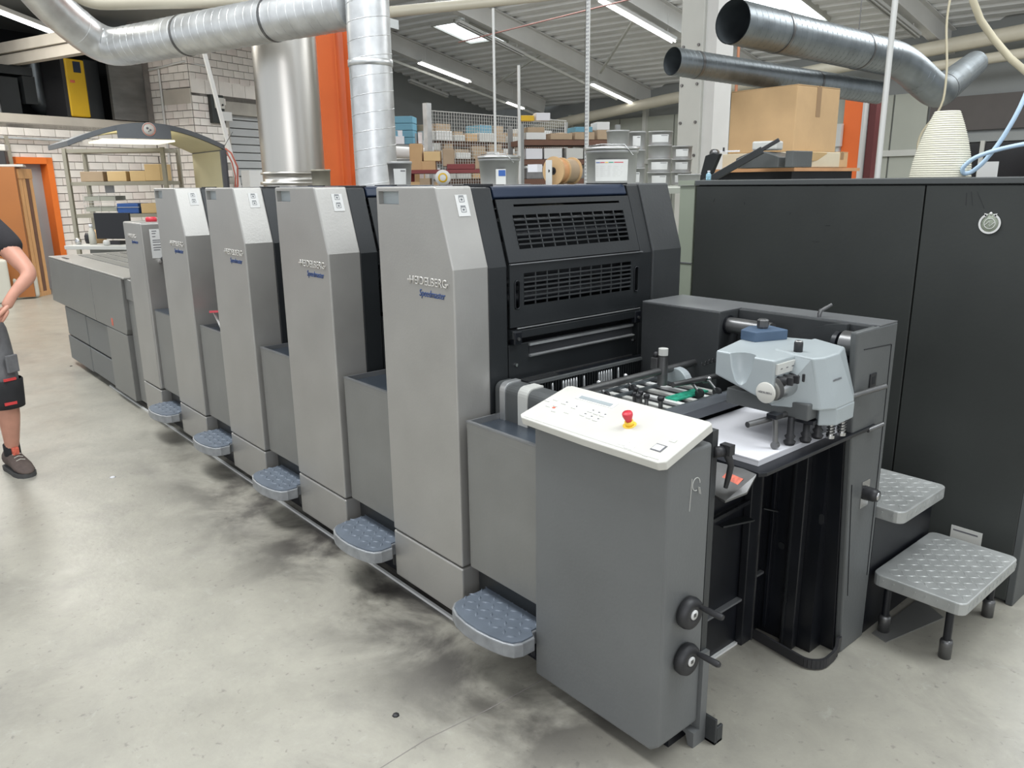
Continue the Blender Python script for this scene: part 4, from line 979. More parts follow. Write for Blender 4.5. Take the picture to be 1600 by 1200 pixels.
# paper lampshade
ls = MB(); pr_ = [(.105, 0)]
N = 60
for k in range(N+1):
    t = k/N; r = .113-.006*t-.062*t**1.7
    pr_.append((r+(.0030 if k % 2 else 0), .262*t))
ls.lathe(pr_, (.648, 2.05, 1.600), n=44, smooth=False)
solo(ls, 'paper_lampshade', M['rice'], 'cream ribbed paper lampshade standing on the dark cabinet', 'lamp', at=(.648, 2.05, 1.6))
# small things on the cabinet top
def bottle(x, y, z, h, r, m, lab):
    t = thing('plastic_bottle', lab, 'bottle', (x, y, z))
    MB().lathe([(0, 0), (r, 0), (r, h*.6), (r*.5, h*.78), (r*.4, h*.85), (0, h*.85)], (x, y, z), n=16).build('body', m, t); MB().lathe([(0, 0), (r*.5, 0), (r*.5, h*.16), (0, h*.16)], (x, y, z+h*.84), n=12).build('cap', M['white'], t)
bottle(-.36, 1.85, 1.60, .045, .013, M['translucent'], 'tiny pale blue bottle with white cap at the cabinet corner')
hp_ = [(.93, 2.10, 2.2), (.925, 2.08, 1.95), (.905, 2.05, 1.84), (.86, 2.04, 1.73), (.81, 2.03, 1.65), (.775, 2.02, 1.617), (.755, 2.00, 1.613), (.752, 1.99, 1.635), (.785, 1.99, 1.672), (.85, 2.01, 1.70), (.94, 2.04, 1.722), (1.10, 2.08, 1.74)]
solo(MB().tube(bend(hp_, .05, 4), .0085, 12), 'air_hose', M['hoseblue'], 'pale blue air hose looping over the cabinet top', 'hose', at=(.77, 2.0, 1.6))
solo(MB().tube([(.70, 2.0, 2.60), (.705, 2.0, 2.32), (.71, 2.0, 2.26), (.735, 2.03, 2.19), (.78, 2.06, 2.12), (.84, 2.08, 2.045), (.92, 2.10, 1.97), (1.0, 2.14, 1.85), (1.06, 2.16, 1.70), (1.07, 2.16, 1.602)], .0135, 12), 'cream_hose', M['hosecream'], 'thick cream hose drooping at the top right corner', 'hose', at=(.7, 2, 2.2))
solo(MB().cyl((.955, 2.12, 1.60), (.955, 2.12, 1.98), .012, n=14), 'dark_post', M['rubber'], 'dark vertical post at the right edge behind the blue hose', 'post', at=(.955, 2.12, 1.6))
solo(MB().box(.66, .735, 2.42, 2.44, 0.0, 1.665), 'white_board', M['label'], 'white panel edge peeking out right of the paper lampshade', 'panel', at=(.7, 2.43, 0))

# ================================================================= DUCTS
def duct(name, lab, pts, r, m, spiral=.10, rings=(), seamr=.0035, open_start=False):
    t = thing(name, lab, 'duct', pts[0])
    P = bend(pts, r*1.7, 8)
    mb = MB().tube(P, r, 36, caps=not open_start); mb.build('duct_pipe', m, t)
    if open_start:
        inner = MB().tube([P[0]+(P[0]-P[1]).normalized()*.002, P[0]+(P[1]-P[0]).normalized()*.6], r*.965, 36, caps=False); inner.build('duct_lining', M['galvdk'], t)
        MB().tube([P[0]+(P[1]-P[0]).normalized()*.6, P[0]+(P[1]-P[0]).normalized()*.61], r*.95, 30).build('duct_dark_end', M['blackmatte'], t)
        MB().tube([P[0]-(P[1]-P[0]).normalized()*.004, P[0]+(P[1]-P[0]).normalized()*.01], r*1.012, 36, caps=False).build('rim', m, t)
    ms = MB(); pts = [Vector(p) for p in pts]
    for i, (a, b) in enumerate(zip(pts[:-1], pts[1:])):
        d = (b-a).normalized(); e0 = r*1.7 if i > 0 else .01; e1 = r*1.7 if i < len(pts)-2 else .01
        if (b-a).length-e0-e1 > spiral: ms.tube(helix(a+d*e0, b-d*e1, r, spiral, 22), seamr, 5, caps=False)
    if ms.v: ms.build('spiral_seam', m, t)
    for a, b, s in rings:
        a, b = Vector(a), Vector(b); p = a+(b-a)*s; d = (b-a).normalized()
        MB().tube([p-d*.012, p+d*.012], r*1.03, 36).build('clamp_ring', M['darksteel'], t)
    return t
vb = (-3.86, 2.07, .80); vt = (-3.86, 2.07, 3.6)
duct('ventilation_duct', 'upright spiral duct rising behind the second tower', [vb, vt], .175, M['galv'], .14)
MB().lathe([(.177, 0), (.182, .002), (.182, .05), (.177, .052)], (-3.86, 2.07, 2.52), n=36).build('collar', M['galv'], bpy.data.objects['ventilation_duct'])
duct('ventilation_duct', 'horizontal spiral duct crossing the top left, bending up at its end', [(-4.02, 2.02, 3.0), (-7.10, .93, 2.95), (-6.78, .38, 3.28), (-5.9, -.25, 3.9)], .178, M['galv'], .10,
     [((-4.02, 2.02, 3.0), (-7.10, .93, 2.95), .27), ((-4.02, 2.02, 3.0), (-7.10, .93, 2.95), .62)])
cy = thing('steel_flue', 'wide plain stainless cylinder rising from the press between column and shelf', 'flue', (-5.66, 2.19, 1.0))
MB().lathe([(.31, 0), (.31, 2.9)], (-5.66, 2.19, 1.0), n=48).build('flue_pipe', M['stainless'], cy); MB().lathe([(.31, 0), (.345, .0), (.345, .03), (.312, .035), (.312, .10), (.335, .10), (.335, .12), (.31, .125)], (-5.64, 2.19, 1.60), n=48).build('flange', M['stainless'], cy)
MB().lathe([(0, 0), (.32, 0), (.32, .60), (0, .60)], (-5.66, 2.19, .98), n=30).build('base_ring', M['galvdk'], cy)
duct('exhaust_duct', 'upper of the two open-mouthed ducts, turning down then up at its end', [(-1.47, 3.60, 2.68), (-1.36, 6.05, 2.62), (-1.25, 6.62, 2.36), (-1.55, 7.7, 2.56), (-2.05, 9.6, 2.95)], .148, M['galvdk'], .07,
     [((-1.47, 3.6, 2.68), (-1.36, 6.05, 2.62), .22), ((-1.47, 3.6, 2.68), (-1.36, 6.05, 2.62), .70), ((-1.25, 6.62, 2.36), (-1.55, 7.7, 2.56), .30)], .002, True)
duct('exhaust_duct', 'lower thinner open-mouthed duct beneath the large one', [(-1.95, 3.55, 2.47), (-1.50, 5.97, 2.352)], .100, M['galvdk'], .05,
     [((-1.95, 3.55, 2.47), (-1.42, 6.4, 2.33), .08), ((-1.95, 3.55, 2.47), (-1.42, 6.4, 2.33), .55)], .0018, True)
# cream pipes at the top left, hangers, cable bits
solo(MB().tube(bend([(-6.2, .05, 4.0), (-6.55, .6, 3.26), (-5.6, 1.95, 3.30), (-4.3, 3.2, 3.33)], .25, 8), .07, 16), 'cream_pipe', M['pvc'], 'thick cream pipe running above the horizontal spiral duct', 'pipe', at=(-6.5, .6, 3.2))
solo(MB().tube([(-5.44, 3.18, 3.30), (-5.62, 5.54, 3.78), (-5.8, 8.0, 4.3)], .055, 16), 'cream_pipe', M['pvc'], 'cream pipe across the top centre above the roof light', 'pipe', at=(-5.6, 5, 3.7))
solo(MB().tube([(-11.8, 9.0, 4.4), (-7.0, 9.6, 4.62)], .013, 8), 'red_pipe', M['dullred'], 'thin reddish pipe under the roof at the top centre', 'pipe', at=(-9, 9.2, 4.5))
# rods and wires
def rod(a, b, r, m, lab, name='hanging_rod'): return solo(MB().cyl(a, b, r, n=10), name, m, lab, 'rod', at=a)
rod((-3.60, 3.16, 0), (-3.60, 3.16, 3.05), .012, M['whitepole'], 'thin white rod rising from the lidded bucket')
rod((-4.96, 4.64, 0), (-4.96, 4.64, 2.86), .018, M['whitepole'], 'grey round post at the right end of the mesh fence', 'grey_post')
rod((-.62, 4.22, 0), (-.62, 4.22, 3.6), .020, M['whitepole'], 'pale grey pole in front of the big duct bend')
wires = [(-.62, 4.9, 1.6), (-.66, 4.9, 1.9), (-.50, 4.9, 2.1), (-.50, 4.9, 2.35), (-.55, 4.9, 2.7), (-.50, 4.9, 3.4)]
solo(MB().tube(bend(wires, .1, 4), .008, 6), 'hanging_cable', M['hosecream'], 'wavy thin cable hanging past the big duct bend', 'cable', at=(-.6, 4.9, 2))
solo(MB().cyl((-1.40, 5.3, 2.78), (-1.40, 5.3, 4.5), .004, n=6), 'hanging_wire', M['darksteel'], 'thin wire holding the larger open duct', 'wire', at=(-1.4, 5.3, 2.8))
# slotted white rack upright
up1 = thing('slotted_upright', 'white slotted steel upright standing left of the big ink bucket', 'post', (-1.62, 2.28, 0))
MB().box(-1.590, -1.586, 2.232, 2.265, 0, 3.4).build('flange', M['whitepole'], up1); MB().box(-1.590, -1.554, 2.232, 2.236, 0, 3.4).build('flange', M['whitepole'], up1)
mb = MB()
for k in range(85): z = 1.45+k*.022; mb.box(-1.580, -1.574, 2.2312, 2.2316, z, z+.011); mb.box(-1.566, -1.562, 2.2312, 2.2316, z, z+.011)
tag(mb.build('slots', M['darkprint'], up1), kind='stuff')
# copper pipe by the grey column with a tap
cpz = thing('copper_pipe', 'copper pipe with branch and tap right of the grey column', 'pipe', (-3.55, 6.9, 0))
MB().cyl((-3.62, 6.85, 0), (-3.60, 6.85, 4.2), .018, n=10).build('riser', M['copper'], cpz); MB().tube([(-3.61, 6.85, 2.42), (-3.45, 6.85, 2.44), (-3.30, 6.85, 2.43)], .012, 8).build('branch', M['galv'], cpz)
MB().cyl((-3.36, 6.84, 2.36), (-3.36, 6.84, 2.43), .016, n=8).build('tap', M['copper'], cpz)

# ================================================================= THINGS BEHIND THE PRESS
# worktable / rack carrying tins and spool (mostly hidden by the press)
wb = thing('storage_bench', 'grey bench behind the press carrying tins and the wire spool', 'bench', (-2.2, 2.6, 0))
MB().box(-3.1, -.75, 1.98, 3.92, 1.530, 1.560).build('bench_top', M['wallgreen'], wb)
for x in (-3.05, -.80):
    for y in (2.02, 3.80): MB().box(x-.02, x+.02, y-.02, y+.02, 0, 1.530).build('leg', M['wallgrey'], wb)
def tin(name, lab, x, y, z, r, h, m, labw=0, group=None, lidded=False, taper=.93, cat='tin', ang=None, marks=False):
    t = thing(name, lab, cat, (x, y, z), group)
    MB().lathe([(0, 0), (r*taper, 0), (r*taper, .004), (r*.99, h*.9), (r, h*.9), (r*1.04, h*.93), (r*1.04, h*.97), (r, h), (r*.95, h), (r*.95, h*.97), (0, h*.97)], (x, y, z), n=32).build('body', m, t)
    if lidded:
        MB().lathe([(0, 0), (r*1.07, 0), (r*1.08, .008), (r*1.04, .018), (r*.6, .022), (0, .026)], (x, y, z+h), n=32).build('lid', M['tinlid'], t)
        MB().tube([(x-r*1.08, y, z+h*.85), (x-r*.9, y-r*.4, z+h+.028), (x, y-r*.5, z+h+.034), (x+r, y-r*.4, z+h+.026), (x+r*1.08, y, z+h*.85)], .003, 6).build('handle', M['steel'], t)
    if labw:
        a0 = ang if ang is not None else math.atan2(CP.y-y, CP.x-x); mb = MB(); k = 8; vs = []
        for i in range(k+1):
            a = a0-labw/2+labw*i/k; 
            for zz in (h*.18, h*.74): rr_ = r*(taper+(1-taper)*zz/h)+.0015; vs.append((x+rr_*math.cos(a), y+rr_*math.sin(a), z+zz))
        mb.add(vs, [(2*i, 2*i+2, 2*i+3, 2*i+1) for i in range(k)], True); lb = mb.build('paper_label', M['label'], t)
        mp = MB(); mc = []
        def patch(f0, f1, z0, z1, m, nm):
            q = MB(); vs = []
            for i in range(5):
                a = a0-labw/2+labw*(f0+(f1-f0)*i/4)
                for zz in (z0*h, z1*h): rr_ = r*(taper+(1-taper)*zz/h)+.0022; vs.append((x+rr_*math.cos(a), y+rr_*math.sin(a), z+zz))
            q.add(vs, [(2*i, 2*i+2, 2*i+3, 2*i+1) for i in range(4)], True); q.build(nm, m, lb)
        if marks:
            for f0, f1, mm in ((.03, .16, M['bluepl']), (.17, .30, M['red']), (.32, .40, M['yellow']), (.42, .55, M['green']), (.57, .84, M['red'])): patch(f0, f1, .655, .675, mm, 'colour_bar')
            for j in range(6): patch(.04, .82-.03*(j % 3), .56-.05*j, .568-.05*j, M['headpanel'], 'printed_line')
        else: patch(.55, .93, .64, .68, M['darkprint'], 'printed_line')
    return t
tin('ink_bucket', 'large grey ink bucket with colour-barred label right of the slotted upright', -1.36, 2.24, 1.560, .158, .225, M['tin'], 1.35, None, True, .95, 'bucket', marks=True)
tin('ink_bucket', 'lidded grey bucket with blue and white label left of the grey post', -2.40, 2.20, 1.560, .145, .205, M['tin'], 0, None, True, .9, 'bucket')
b2 = bpy.data.objects['ink_bucket.001']
mb = MB(); c = Vector((-2.395, 2.245, 1.61)); aa = Vector((.35, -.94, 0)); tt = Vector((.94, .35, 0)).normalized(); nn = Vector((.35, -.94, 0))
c = Vector((-2.40, 2.20, 1.635))+Vector((math.cos(-.62), math.sin(-.62), 0))*.147; nn = Vector((math.cos(-.62), math.sin(-.62), 0)); tt = Vector((-nn.y, nn.x, 0))
MB().obox(c, tt*.035, nn*.001, Vector((0, 0, .055))).build('tag_card', M['label'], b2); MB().obox(c+tt*.008+Vector((0, 0, .028))+nn*.002, tt*.024, nn*.0006, Vector((0, 0, .020))).build('tag_print', M['bluepl'], b2)
tin('open_tin', 'small grey bin with faded red print label right of the upright duct foot', -2.80, 1.62, 1.56, .085, .19, M['tin'], 1.1, None, False, .85)
tin('open_tin', 'small pale tin between steel flue and orange column', -4.62, 1.95, 1.56, .085, .17, M['shelfmetal'], 0, None, False, .93)
for nm_, cx_, cy_ in (('grey', -2.80, 1.62), ('pale', -4.62, 1.95)):
    t = thing('tin_stand', 'low stand behind the press under the %s tin' % nm_, 'stand', (cx_, cy_, 0))
    MB().box(cx_-.10, cx_+.10, cy_-.10, cy_+.10, 1.54, 1.56).build('stand_top', M['wallgrey'], t); MB().box(cx_-.03, cx_+.03, cy_-.03, cy_+.03, 0, 1.54).build('stand_post', M['wallgrey'], t)
# stacks of ink tins
TG = 'stacked grey ink tins'
tl_ = [(-2.88, 4.02, 'left stack', 2, 3), (-2.62, 4.22, 'second stack', 2, 3), (-2.42, 4.15, 'third stack', 3, 4), (-2.33, 4.45, 'rear right stack', 2, 3)]
lev = ['bottom', 'second', 'third', 'top']
def stack(nm, x, y, r, h, zt_px, cnt, labs_):
    for k in range(cnt):
        z = zt_px-h*(k+1)
        which = 'topmost' if k == 0 else ('second from top' if k == 1 else 'third from top' if k == 2 else 'lowest')
        tin('ink_tin', '%s grey ink tin in the %s' % (which, nm), x, y, z, r, h, M['tin'], labs_[k], TG)
stack('stack behind the big bucket', -1.85, 2.84, .080, .126, 1.945, 3, (0, 0, 0))
stack('second stack right of the big bucket', -1.865, 3.06, .064, .126, 1.945, 3, (.9, 0, .9))
stack('tall stack left of the grey column', -1.955, 3.44, .091, .100, 1.962, 4, (1.5, 0, 1.5, 1.3))
stack('low stack against the grey column', -2.02, 3.80, .080, .100, 1.865, 3, (1.3, 1.3, 1.3))
tin('ink_tin', 'wide squat grey tin under the wooden board by the grey column', -1.28, 2.92, 1.560, .075, .080, M['tin'], 0, TG)
# wire spool on a stand
sp_ = thing('cable_spool', 'brown wooden cable spool on a small white stand', 'spool', (-3.0, 3.7, 1.545))
ax = Vector((-.10, .99, 0)).normalized(); c0 = Vector((-2.47, 2.80, 1.680))
for s0, s1, r in ((-.0, .012, .108), (.09, .102, .100), (.22, .232, .104)): MB().cyl(c0+ax*s0, c0+ax*s1, r, n=36).build('flange', M['card'], sp_)
MB().cyl(c0+ax*.012, c0+ax*.09, .088, n=30).build('winding', M['beech'], sp_); MB().cyl(c0+ax*.102, c0+ax*.22, .09, n=30).build('winding', M['card3'], sp_)
MB().cyl(c0-ax*.06, c0+ax*.30, .012, n=12).build('axle', M['rubber'], sp_); MB().cyl(c0-ax*.004, c0, .028, n=20).build('hub_plate', M['rubber'], sp_)
MB().obox(c0-ax*.05+Vector((0, 0, -.03)), Vector((.018, .016, 0)), Vector((.006, -.007, 0)), (0, 0, .11)).build('stand_arm', M['whitepole'], sp_)
MB().obox(c0-ax*.19+Vector((0, 0, .02))-Vector((.02, 0, 0)), Vector((.042, .01, 0)), Vector((.005, -.03, 0)), (0, 0, .028)).build('white_box', M['white'], sp_)
MB().obox(c0+ax*.10+Vector((0, 0, -.114)), ax*.20, Vector((.05, -.057, 0)), (0, 0, .006)).build('base', M['darksteel'], sp_)
# bench with the old guillotine and cartons
b3 = thing('work_table', 'wooden-topped table with the old cutter, behind the cabinet', 'table', (-1.4, 4.6, 0))
MB().box(-1.88, -1.13, 3.98, 5.0, 1.655, 1.68).build('table_top', M['beech'], b3)
MB().box(-1.84, -1.17, 4.02, 4.95, 1.50, 1.655).build('apron', M['black'], b3)
for x in (-1.8, -1.2):
    for y in (4.08, 4.9): MB().box(x-.03, x+.03, y-.03, y+.03, 0, 1.5).build('leg', M['black'], b3)
gt = thing('hand_cutter', 'old dark iron hand cutter with a long lever arm', 'machine', (-1.35, 3.6, 1.56))
MB().prism([(-1.62, 1.56), (-1.50, 1.56), (-1.40, 1.78), (-1.45, 1.79), (-1.52, 1.77), (-1.56, 1.62)], 3.42, 3.46).build('side_frame', M['charcoal'], gt, .004)
MB().bar((-1.52, 3.40, 1.57), (-1.14, 3.56, 1.80), .03, .05).build('lever_arm', M['charcoal'], gt, .004); MB().bar((-1.16, 3.55, 1.79), (-1.04, 3.60, 1.865), .026, .026).build('lever_grip', M['rubber'], gt, .004)
MB().lathe([(0, 0), (.03, 0), (.03, .04), (0, .04)], (-1.47, 3.48, 1.785), (0, -1, 0), 16).build('pivot', M['darksteel'], gt)
MB().prism([(-1.42+.35*k/10, 1.68+.07+.045*math.sin(PI*k/10)) for k in range(11)]+[(-1.07, 1.68), (-1.42, 1.68)], 3.66, 3.90).build('clamp_beam', M['feeder_r'], gt, .004)
MB().box(-1.02, -.96, 3.66, 3.92, 1.68, 1.79).build('end_frame', M['feeder_r'], gt, .004); MB().bar((-1.52, 3.5, 1.80), (-1.35, 3.6, 1.80), .03, .01).build('top_bar', M['steel'], gt)
MB().cyl((-1.42, 3.5, 1.80), (-1.42, 3.5, 1.825), .007, n=8).build('screw', M['rubber'], gt)
solo(MB().obox((-1.24, 3.78, 1.835), (.09, .02, 0), (-.01, .06, 0), (0, 0, .032)), 'paper_wad', M['headpanel'], 'pale crumpled block lying on the old cutter', 'paper', at=(-1.24, 3.78, 1.8), bevel=.012)
def carton(lab, c, hu, hv, hz, ang, m, tape=True, group=None, name='cardboard_box', flaps=True):
    c = Vector(c); t = thing(name, lab, 'box', (c.x, c.y, c.z-hz), group); u = Vector((math.cos(ang), math.sin(ang), 0)); v = Vector((-u.y, u.x, 0)); z = Vector((0, 0, 1))
    MB().obox(c, u*hu, v*hv, z*hz).build('carton_body', m, t, min(.006, hz*.1))
    if flaps:
        for s in (-1, 1): MB().obox(c+z*(hz+.004)+v*s*(hv/2), u*hu, v*(hv/2-.004), z*.003).build('flap', m, t)
    if tape:
        MB().obox(c+z*(hz+.0085), u*hu*1.003, v*min(.03, hv*.25), z*.0008).build('tape', M['tape'], t); MB().obox(c+z*(hz*.55)+u*(hu+.001), u*.0008, v*min(.03, hv*.25), z*(hz*.46)).build('tape', M['tape'], t)
    return t
# the large carton standing on a slanting white carton
carton('large brown cardboard box beside the right orange column', (-1.50, 4.40, 2.035), .30, .285, .235, -.06, M['card'], True)
lw = thing('packing_case', 'pale open carton under the large brown box', 'box', (-1.6, 4.7, 1.68))
MB().obox((-1.50, 4.40, 1.741), Vector((.33, -.02, 0)), Vector((.02, .31, 0)), (0, 0, .058)).build('carton_body', M['palecard'], lw, .006)
MB().obox((-1.155, 4.30, 1.765), Vector((.012, .002, .03)), Vector((-.02, .20, 0)), (-.004, 0, .002)).build('flap', M['card2'], lw)
carton('small brown carton right beneath the large box, by the column', (-1.38, 4.86, 1.742), .16, .10, .058, .0, M['card'], True)

# mesh fence
mf = thing('mesh_fence', 'galvanised mesh fence in front of the stored cartons', 'fence', (-7.82, 5.37, 0))
fa, fb_ = Vector((-7.82, 5.37, 0)), Vector((-8.19, 8.57, 0)); fd_ = (fb_-fa); fu = fd_.normalized(); FL = fd_.length
MB().bar(fa+Vector((0, 0, .02)), fa+Vector((0, 0, 2.72)), .09, .09, fu).build('post', M['galv'], mf); MB().bar(fb_+Vector((0, 0, .02)), fb_+Vector((0, 0, 2.60)), .04, .04, fu).build('post', M['galv'], mf)
mb = MB()
for k in range(1, 60): p = fa+fu*FL*k/60; mb.bar(p+Vector((0, 0, 1.3)), p+Vector((0, 0, 2.62)), .006, .006, fu)
for k in range(27): z = 1.32+k*.05; mb.bar(fa+Vector((0, 0, z)), fb_+Vector((0, 0, z)), .006, .006)
tag(mb.build('wire_mesh', M['lampbody'], mf), kind='stuff')
for z in (1.3, 2.62): MB().bar(fa+Vector((0, 0, z)), fb_+Vector((0, 0, z)), .014, .014).build('rail', M['lampbody'], mf)

# storage racks with cartons
def rack(lab, a, b, depth, levels, mshelf, mpost):
    a, b = Vector(a), Vector(b); u = (b-a).normalized(); L = (b-a).length; v = Vector((-u.y, u.x, 0)); t = thing('storage_rack', lab, 'shelf', a)
    for z in levels: MB().obox((a+b)/2+v*depth/2+Vector((0, 0, z)), u*L/2, v*depth/2, (0, 0, .035)).build('shelf_board', mshelf, t)
    for s in (0, L):
        for w in (0, depth): MB().obox(a+u*s+v*w+Vector((0, 0, 1.18)), u*.03, v*.03, (0, 0, 1.18)).build('post', mpost, t)
    return u, v, L
ORD = ['first', 'second', 'third', 'fourth', 'fifth', 'sixth', 'seventh', 'eighth', 'ninth', 'tenth', 'eleventh', 'twelfth', 'thirteenth']
cn = {'card': 'brown', 'card2': 'light brown', 'card3': 'dull brown', 'white': 'white', 'lightblue': 'light blue', 'label': 'pale grey', 'foil': 'grey wrapped', 'compyellow': 'yellow', 'headpanel': 'beige', 'maroon': 'dark red'}
def fill(a, u, v, L, z, where, cols, hmin, hmax, wmin, wmax, off=.3, stackp=.4):
    s = .05; k = 0; ang = math.atan2(u.y, u.x)
    while s < L-.12 and k < 13:
        w = random.uniform(wmin, wmax); h = random.uniform(hmin, hmax); c = random.choice(cols); nm = 'parcel' if c == 'foil' else 'cardboard_box'
        p = Vector(a)+u*(s+w/2)+v*off+Vector((0, 0, z+h/2))
        carton('%s box, %s from the left, %s' % (cn[c], ORD[k], where), p, w/2-.01, .2, h/2, ang+random.uniform(-.06, .06), M[c], random.random() < .4, 'cartons in the storage racks', nm, False)
        if random.random() < stackp:
            c2 = random.choice(cols); h2 = h*random.uniform(.5, .9)
            carton('%s box atop the %s box, %s' % (cn[c2], ORD[k], where), p+Vector((0, 0, h/2+h2/2+.002)), w/2-.03, .18, h2/2, ang+random.uniform(-.1, .1), M[c2], random.random() < .3, 'cartons in the storage racks', 'cardboard_box', False)
        s += w+random.uniform(0, .05); k += 1
# rack behind the mesh fence
a = Vector((-8.75, 5.75, 0)); b = Vector((-8.95, 9.5, 0))
u, v, L = rack('tall rack of cartons behind the mesh fence', a, b, .7, (.9, 1.30, 1.62, 1.94, 2.22), M['darkwood'], M['wallgrey'])
a = a+u*.1
for z_, wh, cols in ((2.26, 'top shelf behind the fence', ['label', 'card3', 'headpanel', 'card3', 'card', 'lightblue']), (1.98, 'fourth shelf behind the fence', ['card3', 'headpanel', 'label', 'card3']),
                     (1.66, 'third shelf behind the fence', ['card3', 'card', 'label', 'white', 'headpanel', 'card3']), (1.34, 'second shelf behind the fence', ['card3', 'card', 'label', 'headpanel'])):
    fill(a, u, v, L-.1, z_, wh, cols, .09, .16, .20, .36, .1, .75)
# rack right of the fence with brown shelves
a = Vector((-6.32, 5.87, 0)); b = Vector((-5.70, 7.13, 0))
u, v, L = rack('brown shelved rack behind the cable spool', a, b, .6, (1.0, 1.60, 1.86, 2.12), M['darkwood'], M['wallgrey'])
fill(a, u, v, L, 2.16, 'top shelf above the spool', ['card3', 'card3', 'card3', 'headpanel', 'label', 'lightblue', 'card3'], .08, .13, .24, .34, .2, .8)
fill(a, u, v, L, 1.90, 'second shelf above the spool', ['label', 'headpanel', 'white'], .14, .19, .24, .34, .2, 0)
fill(a, u, v, L, 1.64, 'lower shelf above the spool', ['foil'], .10, .15, .3, .42, .2, 0)
carton('yellow box on the far left of the rack above the spool', a+u*.10+v*.1+Vector((0, 0, 2.44)), .09, .08, .035, math.atan2(u.y, u.x), M['compyellow'], False, 'cartons in the storage racks', flaps=False)
carton('small white box beside the yellow box above the spool', a+u*.32+v*.1+Vector((0, 0, 2.46)), .10, .08, .05, math.atan2(u.y, u.x), M['white'], False, 'cartons in the storage racks', flaps=False)
# rack left of the fence with rolls and blue cartons
a = Vector((-9.3, 4.9, 0)); b = Vector((-8.50, 5.70, 0))
u, v, L = rack('rack of white and blue packs next to the upright duct', a, b, .35, (1.5, 1.92, 2.15), M['wallgrey'], M['galv'])
for k, (s, c) in enumerate(((.12, 'headpanel'), (.35, 'label'), (.62, 'white'))):
    fill(a+u*s, u, v, .28, 2.19, '%s pile by the upright duct' % ORD[k], [c], .1, .14, .2, .26, .2, 1)
for k in range(4):
    carton('light blue box, %s up in the blue pile by the mesh fence' % ORD[k], a+u*.86+v*.2+Vector((0, 0, 2.24+k*.105)), .15, .18, .05, math.atan2(u.y, u.x), M['lightblue'], False, 'blue cartons', flaps=False)
fill(a, u, v, L, 1.96, 'middle shelf by the upright duct', ['white', 'label'], .1, .16, .25, .35, .2, .2)
fill(a, u, v, L, 1.54, 'low shelf by the upright duct', ['white', 'label', 'card'], .2, .32, .2, .3, .2, 0)
solo(MB().cyl((-8.55, 4.75, 2.08), (-8.0, 5.45, 2.02), .085, n=20), 'paper_roll', M['label'], 'white paper roll lying on the rack by the upright duct', 'roll', at=(-8.5, 4.8, 2.05))
# red-edged table with cartons in front of the fence
a = Vector((-6.04, 3.76, 0)); b = Vector((-5.25, 4.68, 0)); u = (b-a).normalized(); v = Vector((-u.y, u.x, 0))
rt_ = thing('packing_table', 'red-edged packing table stacked with cartons before the mesh fence', 'table', a)
MB().obox((a+b)/2+v*.3+Vector((0, 0, 1.73)), u*.61, v*.35, (0, 0, .02)).build('table_top', M['maroon'], rt_)
MB().obox((a+b)/2+v*.3+Vector((0, 0, 1.46)), u*.61, v*.35, (0, 0, .015)).build('shelf_board', M['darkwood'], rt_)
for s in (.03, 1.18):
    for w in (0, .6): MB().obox(a+u*s+v*w+Vector((0, 0, .86)), u*.025, v*.025, (0, 0, .86)).build('leg', M['maroon'], rt_)
ta = math.atan2(u.y, u.x)
for lab, s, z, w, h, c in (('tall upright brown box on the left of the packing table', .22, 1.90, .115, .15, 'card'), ('brown box under the tilted pair on the packing table', .45, 1.80, .13, .05, 'card'),
                            ('light brown box on the middle of the packing table', .52, 1.905, .155, .055, 'card2'), ('dull brown box at the right of the packing table pile', .82, 1.89, .10, .10, 'card3'),
                            ('flat red-brown box on the packing table', 1.05, 1.785, .26, .03, 'maroon'), ('brown box at the far right of the packing table', 1.42, 1.83, .10, .075, 'card3'), ('grey boxes beside the far right box on the packing table', 1.65, 1.85, .12, .095, 'label')):
    carton(lab, a+u*s*.64+v*.2+Vector((0, 0, z)), w*.64, .13, h, ta+.03, M[c], c.startswith('card'), 'cartons on the packing table', flaps=False)
for lab, s, w, h, c in (('yellow topped box on the lower shelf of the packing table', .18, .11, .07, 'card'), ('brown box on the lower shelf of the packing table', .40, .09, .09, 'card3'), ('white box on the lower shelf near the right leg', 1.75, .10, .09, 'white')):
    carton(lab, a+u*s*.62+v*.1+Vector((0, 0, 1.475+h)), w*.7, .12, h, ta, M[c], False, 'cartons on the packing table', flaps=False)
dsk = thing('tape_disc', 'round white and yellow tape disc in front of the packing table', 'disc', (-4.55, 3.05, 1.62))
dn_ = (CP-Vector((-5.21, 3.73, 1.6))).normalized(); dc = Vector((-5.21, 3.73, 1.655))
MB().lathe([(0, 0), (.085, 0), (.085, .02), (0, .02)], dc, dn_, 30).build('rim', M['label'], dsk); MB().lathe([(.035, 0), (.052, 0), (.052, .022), (.035, .022)], dc, dn_, 30).build('ring', M['compyellow'], dsk)
MB().box(dc.x-.1, dc.x+.1, dc.y+.02, dc.y+.2, 1.50, 1.575).build('rest', M['darkwood'], dsk)
dsk.location = dc; 
for ch in children(dsk): ch.location = Vector((-4.55, 3.05, 1.62))-dc

